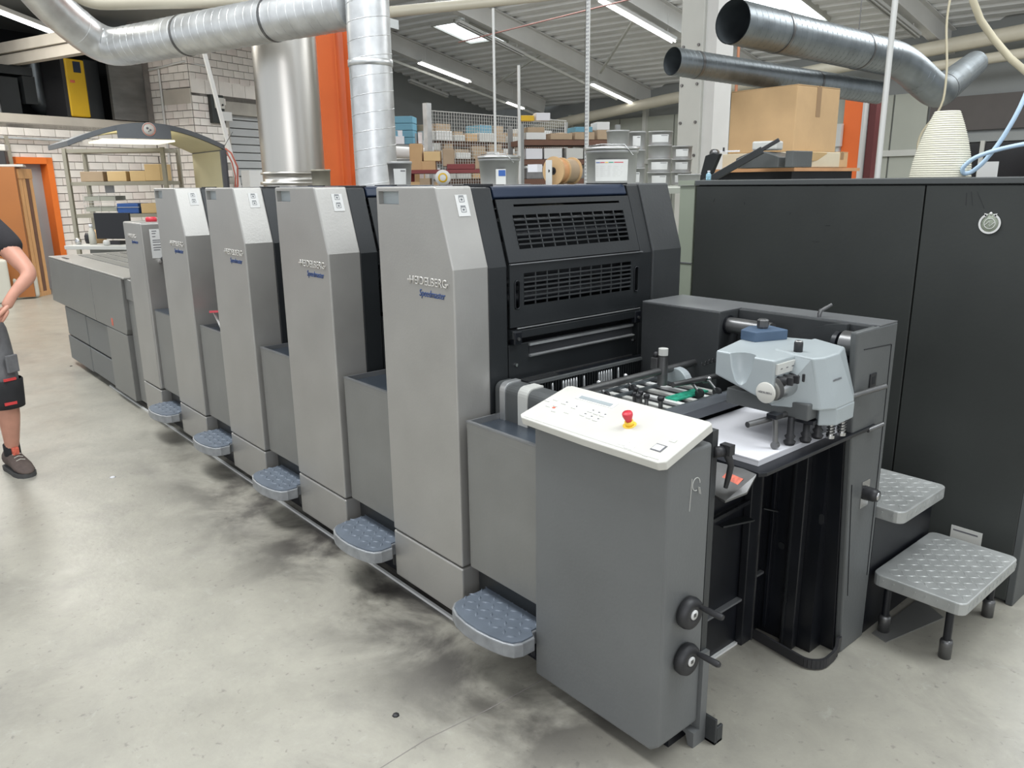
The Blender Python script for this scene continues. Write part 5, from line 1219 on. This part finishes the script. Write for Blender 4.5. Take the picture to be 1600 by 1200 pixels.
# ================================================================= LEFT BACKGROUND
# metal shelf
sf = thing('metal_shelf', 'tall open metal shelf with boxes and trays under the arched hood', 'shelf', (-8.7, 1.25, 0))
q0 = Vector((-9.05, .83, 0)); qu = Vector((.655, .756, 0)).normalized(); qv = Vector((-.756, .655, 0)); QL = 1.2; QD = .45
for z in (.88, 1.25, 1.64, 2.03): MB().obox(q0+qu*QL/2+qv*QD/2+Vector((0, 0, z)), qu*QL/2, qv*QD/2, (0, 0, .022)).build('shelf_board', M['shelfmetal'], sf)
for s in (0, QL):
    for w in (0, QD): MB().obox(q0+qu*s+qv*w+Vector((0, 0, 1.03)), qu*.022, qv*.022, (0, 0, 1.03)).build('post', M['shelfmetal'], sf)
qa = math.atan2(qu.y, qu.x)
for lab, s, z, w, h, c in (('dull long box at the left of the upper shelf', .27, 1.725, .19, .06, 'card3'), ('light long box second on the upper shelf', .58, 1.725, .16, .06, 'card2'), ('orange-brown box third on the upper shelf', .84, 1.725, .13, .062, 'card2'), ('taller orange box at the right of the upper shelf', 1.03, 1.765, .13, .10, 'card2'), ('flat light box on the middle shelf by the blue tray', .95, 1.335, .16, .06, 'card2'), ('yellow pack at the right end of the middle shelf', 1.15, 1.335, .05, .065, 'compyellow')):
    carton(lab, q0+qu*s+qv*.2+Vector((0, 0, z)), w/1.35, .16, h, qa, M[c], False, 'boxes on the metal shelf', flaps=False)
for k, (lab, s, z) in enumerate((('upper grey wire letter tray on the metal shelf', .32, 1.46), ('lower grey wire letter tray on the metal shelf', .32, 1.33))):
    t = thing('letter_tray', lab, 'tray', q0+qu*s+qv*.2+Vector((0, 0, z-.05)), 'letter trays')
    MB().obox(q0+qu*s+qv*.2+Vector((0, 0, z)), qu*.19, qv*.14, (0, 0, .028)).build('tray_body', M['wallgreen'], t)
    mb = MB()
    for zz in (-.045, .045): mb.bar(q0+qu*(s-.2)+qv*.05+Vector((0, 0, z+zz)), q0+qu*(s+.2)+qv*.05+Vector((0, 0, z+zz)), .005, .005)
    for dx in (-.2, 0, .2): mb.bar(q0+qu*(s+dx)+qv*.05+Vector((0, 0, z-.055)), q0+qu*(s+dx)+qv*.05+Vector((0, 0, z+.05)), .005, .005, qu)
    mb.build('wire_frame', M['whitepole'], t)
t = thing('blue_tray', 'blue plastic tray on the middle shelf', 'tray', q0+qu*.66+qv*.2+Vector((0, 0, 1.272)))
MB().obox(q0+qu*.66+qv*.2+Vector((0, 0, 1.335)), qu*.135, qv*.15, (0, 0, .062)).build('tray_body', M['bluepl'], t, .01); MB().bar(q0+qu*.50+qv*.045+Vector((0, 0, 1.35)), q0+qu*.81+qv*.045+Vector((0, 0, 1.35)), .005, .006).build('wire_frame', M['whitepole'], t)
solo(MB().obox(q0+qu*.28+qv*.42+Vector((0, 0, 1.57)), qu*.06, qv*.003, (0, 0, .045)), 'wall_note', M['white'], 'white paper note hung behind the upper shelf', 'paper')
# arched viewing hood
bh = thing('viewing_booth', 'arched grey viewing hood with cream lining over the inspection desk', 'booth', (-7.9, 1.4, 0))
hA, hB = Vector((-7.10, .46, 0)), Vector((-7.02, 2.03, 0)); hu = (hB-hA).normalized(); hv = Vector((-hu.y, hu.x, 0)); HL = (hB-hA).length
def arcz(t): return 1.93+.30*math.sin(PI*(.08+.80*t))-(.05*t)
mb = MB(); K = 18; vs = []
for i in range(K+1):
    t_ = i/K; p = hA+hu*HL*t_
    for w, dz in ((0, 0), (0, .05), (1.25, .05), (1.25, 0)): vs.append(p+hv*w+Vector((0, 0, arcz(t_)+dz)))
fs = []
for i in range(K):
    for k in range(4): fs.append((4*i+k, 4*i+(k+1) % 4, 4*i+4+(k+1) % 4, 4*i+4+k))
fs += [(0, 1, 2, 3), (4*K+3, 4*K+2, 4*K+1, 4*K)]
mb.add(vs, fs); mb.build('canopy', M['boothgrey'], bh)
mb = MB(); vs = []
for i in range(K+1):
    t_ = i/K; p = hA+hu*HL*t_
    for w in (.02, 1.23): vs.append(p+hv*w+Vector((0, 0, arcz(t_)-.004)))
mb.add(vs, [(2*i, 2*i+2, 2*i+3, 2*i+1) for i in range(K)]); mb.build('lining', M['boothcream'], bh)
MB().obox(hB+hv*.60+Vector((0, 0, 1.44)), hu*.012, hv*.60, (0, 0, .56)).build('side_panel', M['boothgrey'], bh); MB().obox(hB+hv*.62-hu*.016+Vector((0, 0, 1.43)), hu*.003, hv*.57, (0, 0, .55)).build('side_lining', M['boothcream'], bh)
MB().obox(hB-hu*.02+hv*.02+Vector((0, 0, 1.43)), hu*.03, hv*.02, (0, 0, .56)).build('side_post', M['boothgrey'], bh)
mb = MB(); vs = []
for i in range(9):
    t_ = .30+.34*i/8; p = hA+hu*HL*t_
    vs += [p-hv*.012+Vector((0, 0, arcz(t_)+.045)), p-hv*.012+Vector((0, 0, 2.09))]
mb.add(vs, [(2*i, 2*i+1, 2*i+3, 2*i+2) for i in range(8)]); mb.build('front_fascia', M['boothgrey'], bh)
MB().obox(hA+hu*HL*.44+hv*.40+Vector((0, 0, 2.075)), hu*.36, hv*.36, (0, 0, .010)).build('light_diffuser', M['boothlamp'], bh)
ec2 = hA+hu*HL*.50-hv*.016+Vector((0, 0, 2.185))
em = MB().lathe([(0, 0), (.070, 0), (.070, .003), (0, .003)], ec2, -hv, 30).build('round_emblem', M['cream'], bh)
mb = MB(); mb.tube([ec2-hv*.004+hu*.062*math.cos(2*PI*k/24)+Vector((0, 0, .062*math.sin(2*PI*k/24))) for k in range(24)], .003, 5, closed=True); mb.build('emblem_ring', M['redfade'], em)
mb = MB()
for a_, b_, c_ in ((-.015, .012, .014), (.014, -.006, .012), (-.004, -.02, .007)): mb.lathe([(0, 0), (c_, 0), (c_*.7, .003), (0, .003)], ec2-hv*.004+hu*a_+Vector((0, 0, b_)), -hv, 7)
mb.build('emblem_figures', M['darkprint'], em)
solo(MB().tube([(-6.98, 2.02, 2.0), (-6.90, 2.05, 1.95), (-6.86, 2.09, 1.80), (-6.88, 2.08, 1.60), (-6.93, 2.05, 1.42)], .010, 8), 'red_cable', M['hosered'], 'red cable hanging on the right end of the hood, outer loop', 'cable', at=(-6.9, 2.05, 1.9))
solo(MB().tube([(-6.98, 2.03, 1.96), (-6.93, 2.06, 1.85), (-6.92, 2.08, 1.70), (-6.94, 2.06, 1.45)], .008, 8), 'red_cable', M['hosered'], 'red cable hanging on the right end of the hood, inner loop', 'cable', at=(-6.9, 2.05, 1.9))
solo(MB().cyl((-7.02, 2.02, 2.02), (-6.93, 2.10, 2.18), .004, n=6), 'antenna', M['darksteel'], 'thin slanting antenna at the right end of the hood', 'antenna', at=(-7, 2, 2))
# inspection desk with monitor, bottle, jars
hu = Vector((.79, .61, 0)).normalized(); hv = Vector((-hu.y, hu.x, 0))
dk = thing('inspection_desk', 'inspection desk with pale top beyond the delivery box', 'desk', (-7.6, 1.3, 0))
MB().obox((-7.38, 1.06, .965), hu*.62, hv*.36, (0, 0, .02)).build('desk_top', M['headpanel'], dk, .004); MB().obox((-7.30, 1.16, .47), hu*.52, hv*.28, (0, 0, .47)).build('desk_base', M['wallgrey'], dk)
mo = thing('monitor', 'black flat monitor on the inspection desk', 'monitor', (-7.42, .87, .985))
MB().obox((-7.42, .86, 1.185), hu*.22, hv*.015, (0, 0, .14)).build('screen', M['screen'], mo, .006); MB().obox((-7.42, .87, 1.005), hu*.09, hv*.06, (0, 0, .02)).build('stand', M['rubber'], mo)
bottle(-7.62, .68, .985, .22, .036, M['can'], 'clear bottle with white label beside the monitor')
for k, (x, y, r, h, m, lab) in enumerate(((-7.82, .70, .055, .12, 'rubber', 'black pot on the desk left of the bottle'), (-7.80, .80, .07, .15, 'card', 'brown bag standing behind the clear bottle'), (-7.74, .56, .032, .07, 'steel', 'small shiny jar at the left of the desk'), (-7.30, .74, .035, .06, 'headpanel', 'small beige box by the monitor foot'))):
    solo(MB().lathe([(0, 0), (r*.85, 0), (r, h*.3), (r, h*.7), (r*.7, h), (0, h)], (x, y, .985), n=16), 'desk_pot', M[m], lab, 'pot', at=(x, y, .985))
# wooden cabinet at the left edge with crate on top
wc = thing('wooden_cabinet', 'brown board cabinet with pine edges at the left edge', 'cabinet', (-11.9, .4, 0))
cA = Vector((-11.68, .60, 0)); cu = Vector((-.93, -.30, 0)).normalized(); cuv = Vector((.30, -.93, 0)); 
fu_ = Vector((.22, .975, 0)).normalized(); 
MB().obox((-11.78, .33, .96), Vector((.12, .40, 0)), Vector((-.30, .09, 0)), (0, 0, .93)).build('carcass', M['wood'], wc)
# the pine edge boards face the camera on the right side
e0 = Vector((-11.56, .70, 0))
for k in range(4):
    p = e0+Vector((-.062*k, .055*k, 0)); MB().obox(p+Vector((0, 0, .93 if k != 2 else .90)), Vector((.024, .020, 0)), Vector((-.02, .024, 0)), (0, 0, .90)).build('pine_board', M['pine'] if k != 2 else M['darkwood'], wc)
MB().obox(e0+Vector((-.09, .08, 1.80)), Vector((-.13, .11, 0)), Vector((.025, .03, 0)), (0, 0, .07)).build('pine_rail', M['pine'], wc); MB().obox(e0+Vector((-.09, .08, .035)), Vector((-.13, .11, 0)), Vector((.025, .03, 0)), (0, 0, .035)).build('pine_rail', M['pine'], wc)
MB().obox((-11.52, .26, 1.50), Vector((.03, .10, 0)), Vector((.004, -.001, 0)), (0, 0, .16)).build('paper_notice', M['headpanel'], wc)
cr_ = thing('tool_case', 'black and white plastic case on top of the wooden cabinet', 'case', (-11.7, .45, 1.92))
MB().obox((-11.72, .42, 2.03), Vector((.06, .20, 0)), Vector((-.14, .04, 0)), (0, 0, .10)).build('case_body', M['rubber'], cr_, .01); MB().obox((-11.72, .42, 2.16), Vector((.066, .22, 0)), Vector((-.15, .045, 0)), (0, 0, .045)).build('case_lid', M['cream'], cr_, .012)
solo(MB().obox((-11.70, .52, 1.91), Vector((.07, .30, 0)), Vector((-.2, .05, 0)), (0, 0, .018)), 'cloth_pile', M['headpanel'], 'light cloth and papers under the black and white case', 'cloth', at=(-11.7, .5, 1.9), bevel=.01)
cn_ = thing('plastic_canister', 'off-white plastic canister on the floor behind the person', 'canister', (-11.6, .55, 0))
MB().box(-11.70, -11.42, .38, .72, 0, .34).build('body', M['can'], cn_, .05, 4); MB().lathe([(0, 0), (.035, 0), (.035, .05), (0, .05)], (-11.56, .45, .34), n=16).build('cap', M['can'], cn_)
mb = MB(); mb.prism([(.47, .16), (.53, .16), (.50, .11)], -11.419, -11.416, 'x'); mb.build('hazard_mark', M['rubber'], cn_)
cn2 = thing('plastic_canister', 'taller off-white container partly hidden behind the person', 'canister', (-11.2, .2, 0))
MB().box(-11.36, -11.08, .02, .32, 0, .62).build('body', M['can'], cn2, .04, 3); MB().lathe([(0, 0), (.05, 0), (.05, .04), (0, .04)], (-11.22, .16, .62), n=16).build('cap', M['can'], cn2)
# ladder and rail on the back wall
ld = thing('ladder', 'aluminium ladder hooked on the wall rail above the wooden cabinet', 'ladder', PA+Vector((0, 0, 1.5)))
for s in (-.20, -.52): MB().bar(PA+VV*s+WW*.12+Vector((0, 0, 1.7)), PA+VV*(s-.03)+WW*.12+Vector((0, 0, 2.36)), .04, .05, VV).build('ladder_rail', M['shelfmetal'], ld)
for z in (1.8, 2.0, 2.2): MB().bar(PA+VV*-.54+WW*.12+Vector((0, 0, z)), PA+VV*-.20+WW*.12+Vector((0, 0, z)), .03, .03).build('rung', M['shelfmetal'], ld)
solo(MB().cyl(PA+VV*-1.2+WW*.10+Vector((0, 0, 2.33)), PA+VV*1.0+WW*.10+Vector((0, 0, 2.33)), .025, n=12), 'wall_rail', M['galv'], 'horizontal steel rail fixed along the brick wall', 'rail')
# compressor room contents
cm = thing('compressor', 'yellow and black compressor cabinet in the opening above the wall', 'compressor', PA+VV*.95+Vector((0, 0, 2.7)))
cc_ = PA+VV*1.24-WW*.45+Vector((0, 0, 3.18))
MB().obox(cc_, VV*.17, WW*.3, (0, 0, .45)).build('front_panel', M['compyellow'], cm, .02); MB().obox(cc_+VV*.30, VV*.13, WW*.29, (0, 0, .47)).build('side_panel', M['charcoal'], cm, .01); MB().obox(cc_-VV*.20, VV*.035, WW*.28, (0, 0, .46)).build('edge_panel', M['rubber'], cm)
MB().obox(cc_+WW*.302+VV*.03+Vector((0, 0, .33)), VV*.065, WW*.004, (0, 0, .085)).build('display', M['navy'], cm); MB().obox(cc_+WW*.302-VV*.08+Vector((0, 0, .10)), VV*.04, WW*.004, (0, 0, .02)).build('arrow_mark', M['redfade'], cm)
mb = thing('plant_pipe', 'dim silver insulated pipe standing left of the yellow compressor', 'pipe', PA+VV*.55)
MB().tube(bend([PA+VV*.92-WW*.8+Vector((0, 0, 3.75)), PA+VV*.92-WW*.8+Vector((0, 0, 2.95)), PA+VV*1.3-WW*.95+Vector((0, 0, 2.8))], .15, 6), .13, 18).build('pipe_body', M['galvdk'], mb)
for s, z0, z1, w in ((.28, 2.7, 3.28, .16), (.62, 2.9, 3.32, .10), (.44, 3.33, 3.46, .26)):
    solo(MB().obox(PA+VV*s-WW*.6+Vector((0, 0, (z0+z1)/2)), VV*w, WW*.15, (0, 0, (z1-z0)/2)), 'plant_cabinet', M['charcoal'], {.28: 'dark switch box in the middle of the plant opening', .62: 'small dark box right of the switch box in the plant opening', .44: 'wide dark cover hanging high in the plant opening'}[s], 'cabinet')
for s in (-.22, -.30, -.02):
    solo(MB().cyl(PA+VV*s-WW*.25+Vector((0, 0, 2.7)), PA+VV*(s-.05)-WW*.25+Vector((0, 0, 3.7)), .022, n=8), 'plant_conduit', M['darksteel'], {-.22: 'second grey upright conduit in the plant opening from the left', -.30: 'leftmost grey upright conduit in the plant opening', -.02: 'grey upright conduit beside the dark switch box'}[s], 'pipe')
# sheet metal duct to the right of the compressor
solo(MB().obox(PA+VV*2.02+WW*.04+Vector((0, 0, 3.26)), VV*.33, WW*.03, (0, 0, .55)), 'metal_sheet', M['sheetgrey'], 'dull grey sheet metal panel right of the yellow compressor', 'panel')
# wall conduit and switch boxes
wcn = thing('wall_conduit', 'white conduit running round the brick pier and down', 'conduit', PC+Vector((0, 0, 2.5)))
MB().tube([PC+WW*.05-VV*.05+Vector((0, 0, 3.58)), PC+WW*.95-VV*.05+Vector((0, 0, 3.66)), PK+WW*.05+VV*.35+Vector((0, 0, 3.62))], .018, 8).build('conduit', M['whitepole'], wcn)
MB().tube([PC+WW*.30-VV*.05+Vector((0, 0, 3.58)), PC+WW*.30-VV*.05+Vector((0, 0, 1.5))], .022, 8).build('conduit', M['whitepole'], wcn)
sb = thing('switch_box', 'grey and white switch boxes on the pier left of the shutter', 'switch', PK+VV*.5+Vector((0, 0, 2.7)))
MB().obox(PK+VV*.48+WW*.06+Vector((0, 0, 2.92)), VV*.14, WW*.05, (0, 0, .24)).build('backplate', M['cabinet'], sb, .01); MB().obox(PK+VV*.50+WW*.12+Vector((0, 0, 3.02)), VV*.10, WW*.02, (0, 0, .09)).build('switch_panel', M['cream'], sb); MB().obox(PK+VV*.62+WW*.12+Vector((0, 0, 2.80)), VV*.12, WW*.04, (0, 0, .08)).build('socket_unit', M['label'], sb, .01)
for dx in (-.04, .05): MB().cyl(PK+VV*(.50+dx)+WW*.14+Vector((0, 0, 2.99)), PK+VV*(.50+dx)+WW*.155+Vector((0, 0, 2.99)), .018, n=10).build('dial', M['rubber'], sb)
solo(MB().bar((-9.1, 2.62, 3.72), (-8.45, 3.0, 0.02), .045, .045, (0, 1, 0)), 'leaning_pole', M['whitepole'], 'long pale pole leaning before the switch boxes', 'pole', at=(-9.9, 3, 1.8))
solo(MB().obox(PK+VV*1.15+WW*.35+Vector((0, 0, 1.70)), VV*.42, WW*.1, (0, 0, .16)), 'white_crate', M['label'], 'pale crate before the roller shutter behind the red cables', 'crate')

# ================================================================= PERSON
def skin_mesh(name, verts, edges, radii, m, parent, root=0, sub=2):
    me = bpy.data.meshes.new(name); org = world_loc(parent)
    me.from_pydata([tuple(Vector(v)-org) for v in verts], edges, [])
    o = bpy.data.objects.new(name, me); COL.objects.link(o); o.parent = parent
    md = o.modifiers.new('skin', 'SKIN'); md.use_smooth_shade = True
    for i, r in enumerate(radii):
        sv = me.skin_vertices[0].data[i]; sv.radius = (r, r) if not isinstance(r, tuple) else r; sv.use_root = (i == root)
    s = o.modifiers.new('sub', 'SUBSURF'); s.levels = sub; s.render_levels = sub
    me.materials.append(m); return o
per = thing('person', 'person in dark T-shirt and grey work shorts, hand on hip, at left edge', 'person', (-3.15, -1.02, 0))
J = dict(pel=(-3.15, -1.04, .93), spine=(-3.15, -1.04, 1.12), chest=(-3.15, -1.04, 1.30), neck=(-3.15, -1.04, 1.48), head0=(-3.13, -1.04, 1.56), head1=(-3.13, -1.04, 1.66), head2=(-3.14, -1.04, 1.74),
         shL=(-3.10, -.85, 1.415), elL=(-2.862, -.715, 1.150), wrL=(-2.822, -.822, 1.055), haL=(-2.815, -.868, .985),
         shR=(-3.20, -1.235, 1.415), elR=(-3.17, -1.32, 1.14), wrR=(-3.08, -1.33, .90), haR=(-3.07, -1.33, .83),
         hiL=(-3.13, -.94, .88), knL=(-3.05, -.905, .49), caL=(-3.07, -.905, .36), anL=(-3.135, -.915, .095), foL=(-3.03, -.885, .045),
         hiR=(-3.17, -1.14, .88), knR=(-3.16, -1.19, .49), caR=(-3.18, -1.19, .36), anR=(-3.22, -1.20, .095), foR=(-3.11, -1.215, .045))
keys = list(J); idx = {k: i for i, k in enumerate(keys)}
E_ = [('pel', 'spine'), ('spine', 'chest'), ('chest', 'neck'), ('neck', 'head0'), ('head0', 'head1'), ('head1', 'head2'), ('chest', 'shL'), ('shL', 'elL'), ('elL', 'wrL'), ('wrL', 'haL'), ('chest', 'shR'), ('shR', 'elR'), ('elR', 'wrR'), ('wrR', 'haR'),
      ('pel', 'hiL'), ('hiL', 'knL'), ('knL', 'caL'), ('caL', 'anL'), ('anL', 'foL'), ('pel', 'hiR'), ('hiR', 'knR'), ('knR', 'caR'), ('caR', 'anR'), ('anR', 'foR')]
R_ = dict(pel=.13, spine=.12, chest=.13, neck=.055, head0=.07, head1=.09, head2=.08, shL=.065, elL=.044, wrL=.027, haL=.03, shR=.065, elR=.044, wrR=.027, haR=.03, hiL=.095, knL=.058, caL=.062, anL=.033, foL=.022, hiR=.095, knR=.058, caR=.062, anR=.033, foR=.022)
bodyo = skin_mesh('body', [J[k] for k in keys], [(idx[a], idx[b]) for a, b in E_], [R_[k] for k in keys], M['skin'], per)
# fingers curled at the hip
w = Vector(J['haL']); fdn = Vector((.10, -.55, -.8)).normalized(); fsd = Vector((.55, .25, -.15)).normalized()
for k, ln in enumerate((.062, .072, .070, .056)):
    b0 = w+fsd*(k-1.5)*.019+fdn*.012; b1 = b0+fdn*ln*.5; b2_ = b1+(fdn+Vector((-.35, 0, -.1))).normalized()*ln*.35; b3_ = b2_+(fdn+Vector((-.7, 0, 0))).normalized()*ln*.25
    skin_mesh('finger', [w-fdn*.01, b0, b1, b2_, b3_], [(0, 1), (1, 2), (2, 3), (3, 4)], [.010, .0098, .009, .0082, .0065], M['skin'], bodyo, sub=2)
skin_mesh('thumb', [w+Vector((.01, .02, .02)), w+Vector((.030, -.012, -.006)), w+Vector((.030, -.040, -.032)), w+Vector((.018, -.058, -.050))], [(0, 1), (1, 2), (2, 3)], [.013, .012, .010, .008], M['skin'], bodyo)
w = Vector(J['haR'])
for k, ln in enumerate((.062, .072, .070, .056)):
    b0 = w+Vector((-.03+k*.02, 0, -.015)); skin_mesh('finger', [w, b0, b0+Vector((0, .006, -ln*.5)), b0+Vector((0, .018, -ln*.9))], [(0, 1), (1, 2), (2, 3)], [.010, .0095, .009, .007], M['skin'], bodyo)
skin_mesh('thumb', [w+Vector((.01, .01, .03)), w+Vector((.035, .02, .0)), w+Vector((.035, .025, -.04))], [(0, 1), (1, 2)], [.012, .011, .008], M['skin'], bodyo)
# face and hair
MB().lathe([(0, 0), (.008, .002), (.012, .02), (.006, .045), (0, .05)], (-3.055, -1.04, 1.60), (.4, 0, .9), 10).build('nose', M['skin'], bodyo)
for s in (-1, 1):
    MB().lathe([(0, -.010), (.008, -.006), (.010, 0), (.008, .006), (0, .010)], (-3.062, -1.04+s*.032, 1.655), n=12).build('eye', M['darkprint'], bodyo); MB().lathe([(0, -.03), (.010, -.02), (.014, 0), (.010, .02), (0, .03)], (-3.13, -1.04+s*.088, 1.645), n=10).build('ear', M['skin'], bodyo)
MB().box(-3.062, -3.052, -1.062, -1.018, 1.575, 1.581).build('mouth', M['redfade'], bodyo)
MB().lathe([(.098, 0), (.103, .03), (.095, .07), (.065, .105), (0, .12)], (-3.145, -1.04, 1.66), (-.25, 0, 1), 20).build('hair', M['hair'], per)
# T-shirt
V_ = [(-3.15, -1.04, .97), (-3.15, -1.04, 1.12), (-3.15, -1.04, 1.30), (-3.15, -1.04, 1.43), (-3.10, -.845, 1.42), (-2.955, -.752, 1.25), (-3.20, -1.24, 1.42), (-3.18, -1.30, 1.24)]
skin_mesh('t_shirt', V_, [(0, 1), (1, 2), (2, 3), (2, 4), (4, 5), (2, 6), (6, 7)], [(.155, .155), (.148, .148), (.158, .158), .075, .088, .072, .088, .072], M['shirt'], per)
# shorts: waist and two wide legs
V_ = [(-3.15, -1.04, .97), (-3.13, -1.04, .86), (-3.09, -.935, .76), (-3.055, -.91, .455), (-3.17, -1.14, .78), (-3.16, -1.18, .455)]
sh_ = skin_mesh('shorts', V_, [(0, 1), (1, 2), (2, 3), (1, 4), (4, 5)], [.155, .158, .120, .090, .112, .090], M['shorts'], per)
for x_, y in ((-3.055, -.91), (-3.16, -1.18)): MB().lathe([(.076, 0), (.090, 0), (.093, .03), (.097, .10), (.100, .155), (.094, .162)], (x_, y, .405), n=28).build('black_leg_panel', M['shortsblk'], sh_)
MB().obox((-2.963, -.885, .575), (.004, .002, 0), (-.012, .03, 0), (0, 0, .007)).build('pocket_trim', M['redtrim'], sh_)
MB().obox((-2.962, -.90, .44), (.003, .001, 0), (-.008, .03, 0), (0, 0, .008)).build('hem_trim', M['redtrim'], sh_)
MB().obox((-2.972, -.86, .66), (.006, .004, 0), (-.014, .030, 0), (0, 0, .05)).build('thigh_pocket', M['shorts'], sh_, .006)
# socks and shoes
for nm, an, yaw_ in (('L', Vector((-3.135, -.915, 0)), .20), ('R', Vector((-3.22, -1.20, 0)), -.05)):
    MB().lathe([(.036, .09), (.043, .10), (.043, .165), (.037, .17)], an+Vector((.004, 0, 0)), n=20).build('sock', M['shortsblk'], per)
    u = Vector((math.cos(yaw_), math.sin(yaw_), 0)); v = Vector((-u.y, u.x, 0)); z = Vector((0, 0, 1))
    secs = [(-.085, .026, .020, .100), (-.075, .038, .018, .118), (-.04, .044, .018, .128), (.02, .045, .018, .125), (.07, .048, .018, .105), (.12, .052, .018, .080), (.165, .046, .018, .056), (.195, .030, .020, .044), (.205, .012, .022, .034)]
    vs = []; n = 14
    for s, w_, z0, z1 in secs:
        for k in range(n):
            t = 2*PI*k/n; cx = math.cos(t); sx = math.sin(t); vs.append(an+u*s+v*w_*cx+z*((z0+z1)/2+(z1-z0)/2*sx))
    mb = MB(); mb.add(vs, [(i*n+k, i*n+(k+1) % n, (i+1)*n+(k+1) % n, (i+1)*n+k) for i in range(len(secs)-1) for k in range(n)]+[tuple(range(n)), tuple(range(len(secs)*n-1, (len(secs)-1)*n-1, -1))], True)
    so = mb.build('shoe', M['shoe'], per)
    ol = [an+u*s+v*w_*1.08*sg for sg, ss_ in ((1, secs), (-1, secs[::-1])) for s, w_, z0, z1 in ss_]
    m_ = len(ol); mb = MB(); mb.add([p+z*.0 for p in ol]+[p+z*.026 for p in ol], [tuple(range(m_)), tuple(range(2*m_-1, m_-1, -1))]+[(i, (i+1) % m_, m_+(i+1) % m_, m_+i) for i in range(m_)]); mb.build('sole', M['sole'], so)
    for k in range(4):
        p = an+u*(.03+k*.024)+z*(.124-k*.013); MB().tube([p-v*.022, p+z*.006, p+v*.022+u*.008], .0025, 6).build('lace', M['can'], so)
    MB().obox(an+u*.045+z*.128, u*.016, v*.018, z*.024).build('tongue', M['redfade'], so, .006)
ck_ = MB(); cpts = [(.373, .05), (.369, -.19), (.352, -.41), (.365, -.60), (.372, -.95)]
for p, q in zip(cpts[:-1], cpts[1:]): ck_.bar((p[0], p[1], .0004), (q[0], q[1], .0004), .003, .0008)
struct(ck_, 'trim_floor_joint', M['mortar'])
# small litter on the floor
for i, (x, y, m, lab) in enumerate(((-2.62, -.52, 'white', 'tiny white scrap on the floor left of the fourth step'), (-5.95, -.03, 'rubber', 'tiny dark plug on the floor by the delivery box'), (.2, -.42, 'rubber', 'tiny dark speck on the floor before the nearest step'))):
    solo(MB().lathe([(0, 0), (.018 if i == 0 else .012, 0), (.010, .004), (0, .005)], (x, y, 0.0), n=7), 'floor_scrap', M[m], lab, 'scrap', at=(x, y, 0))
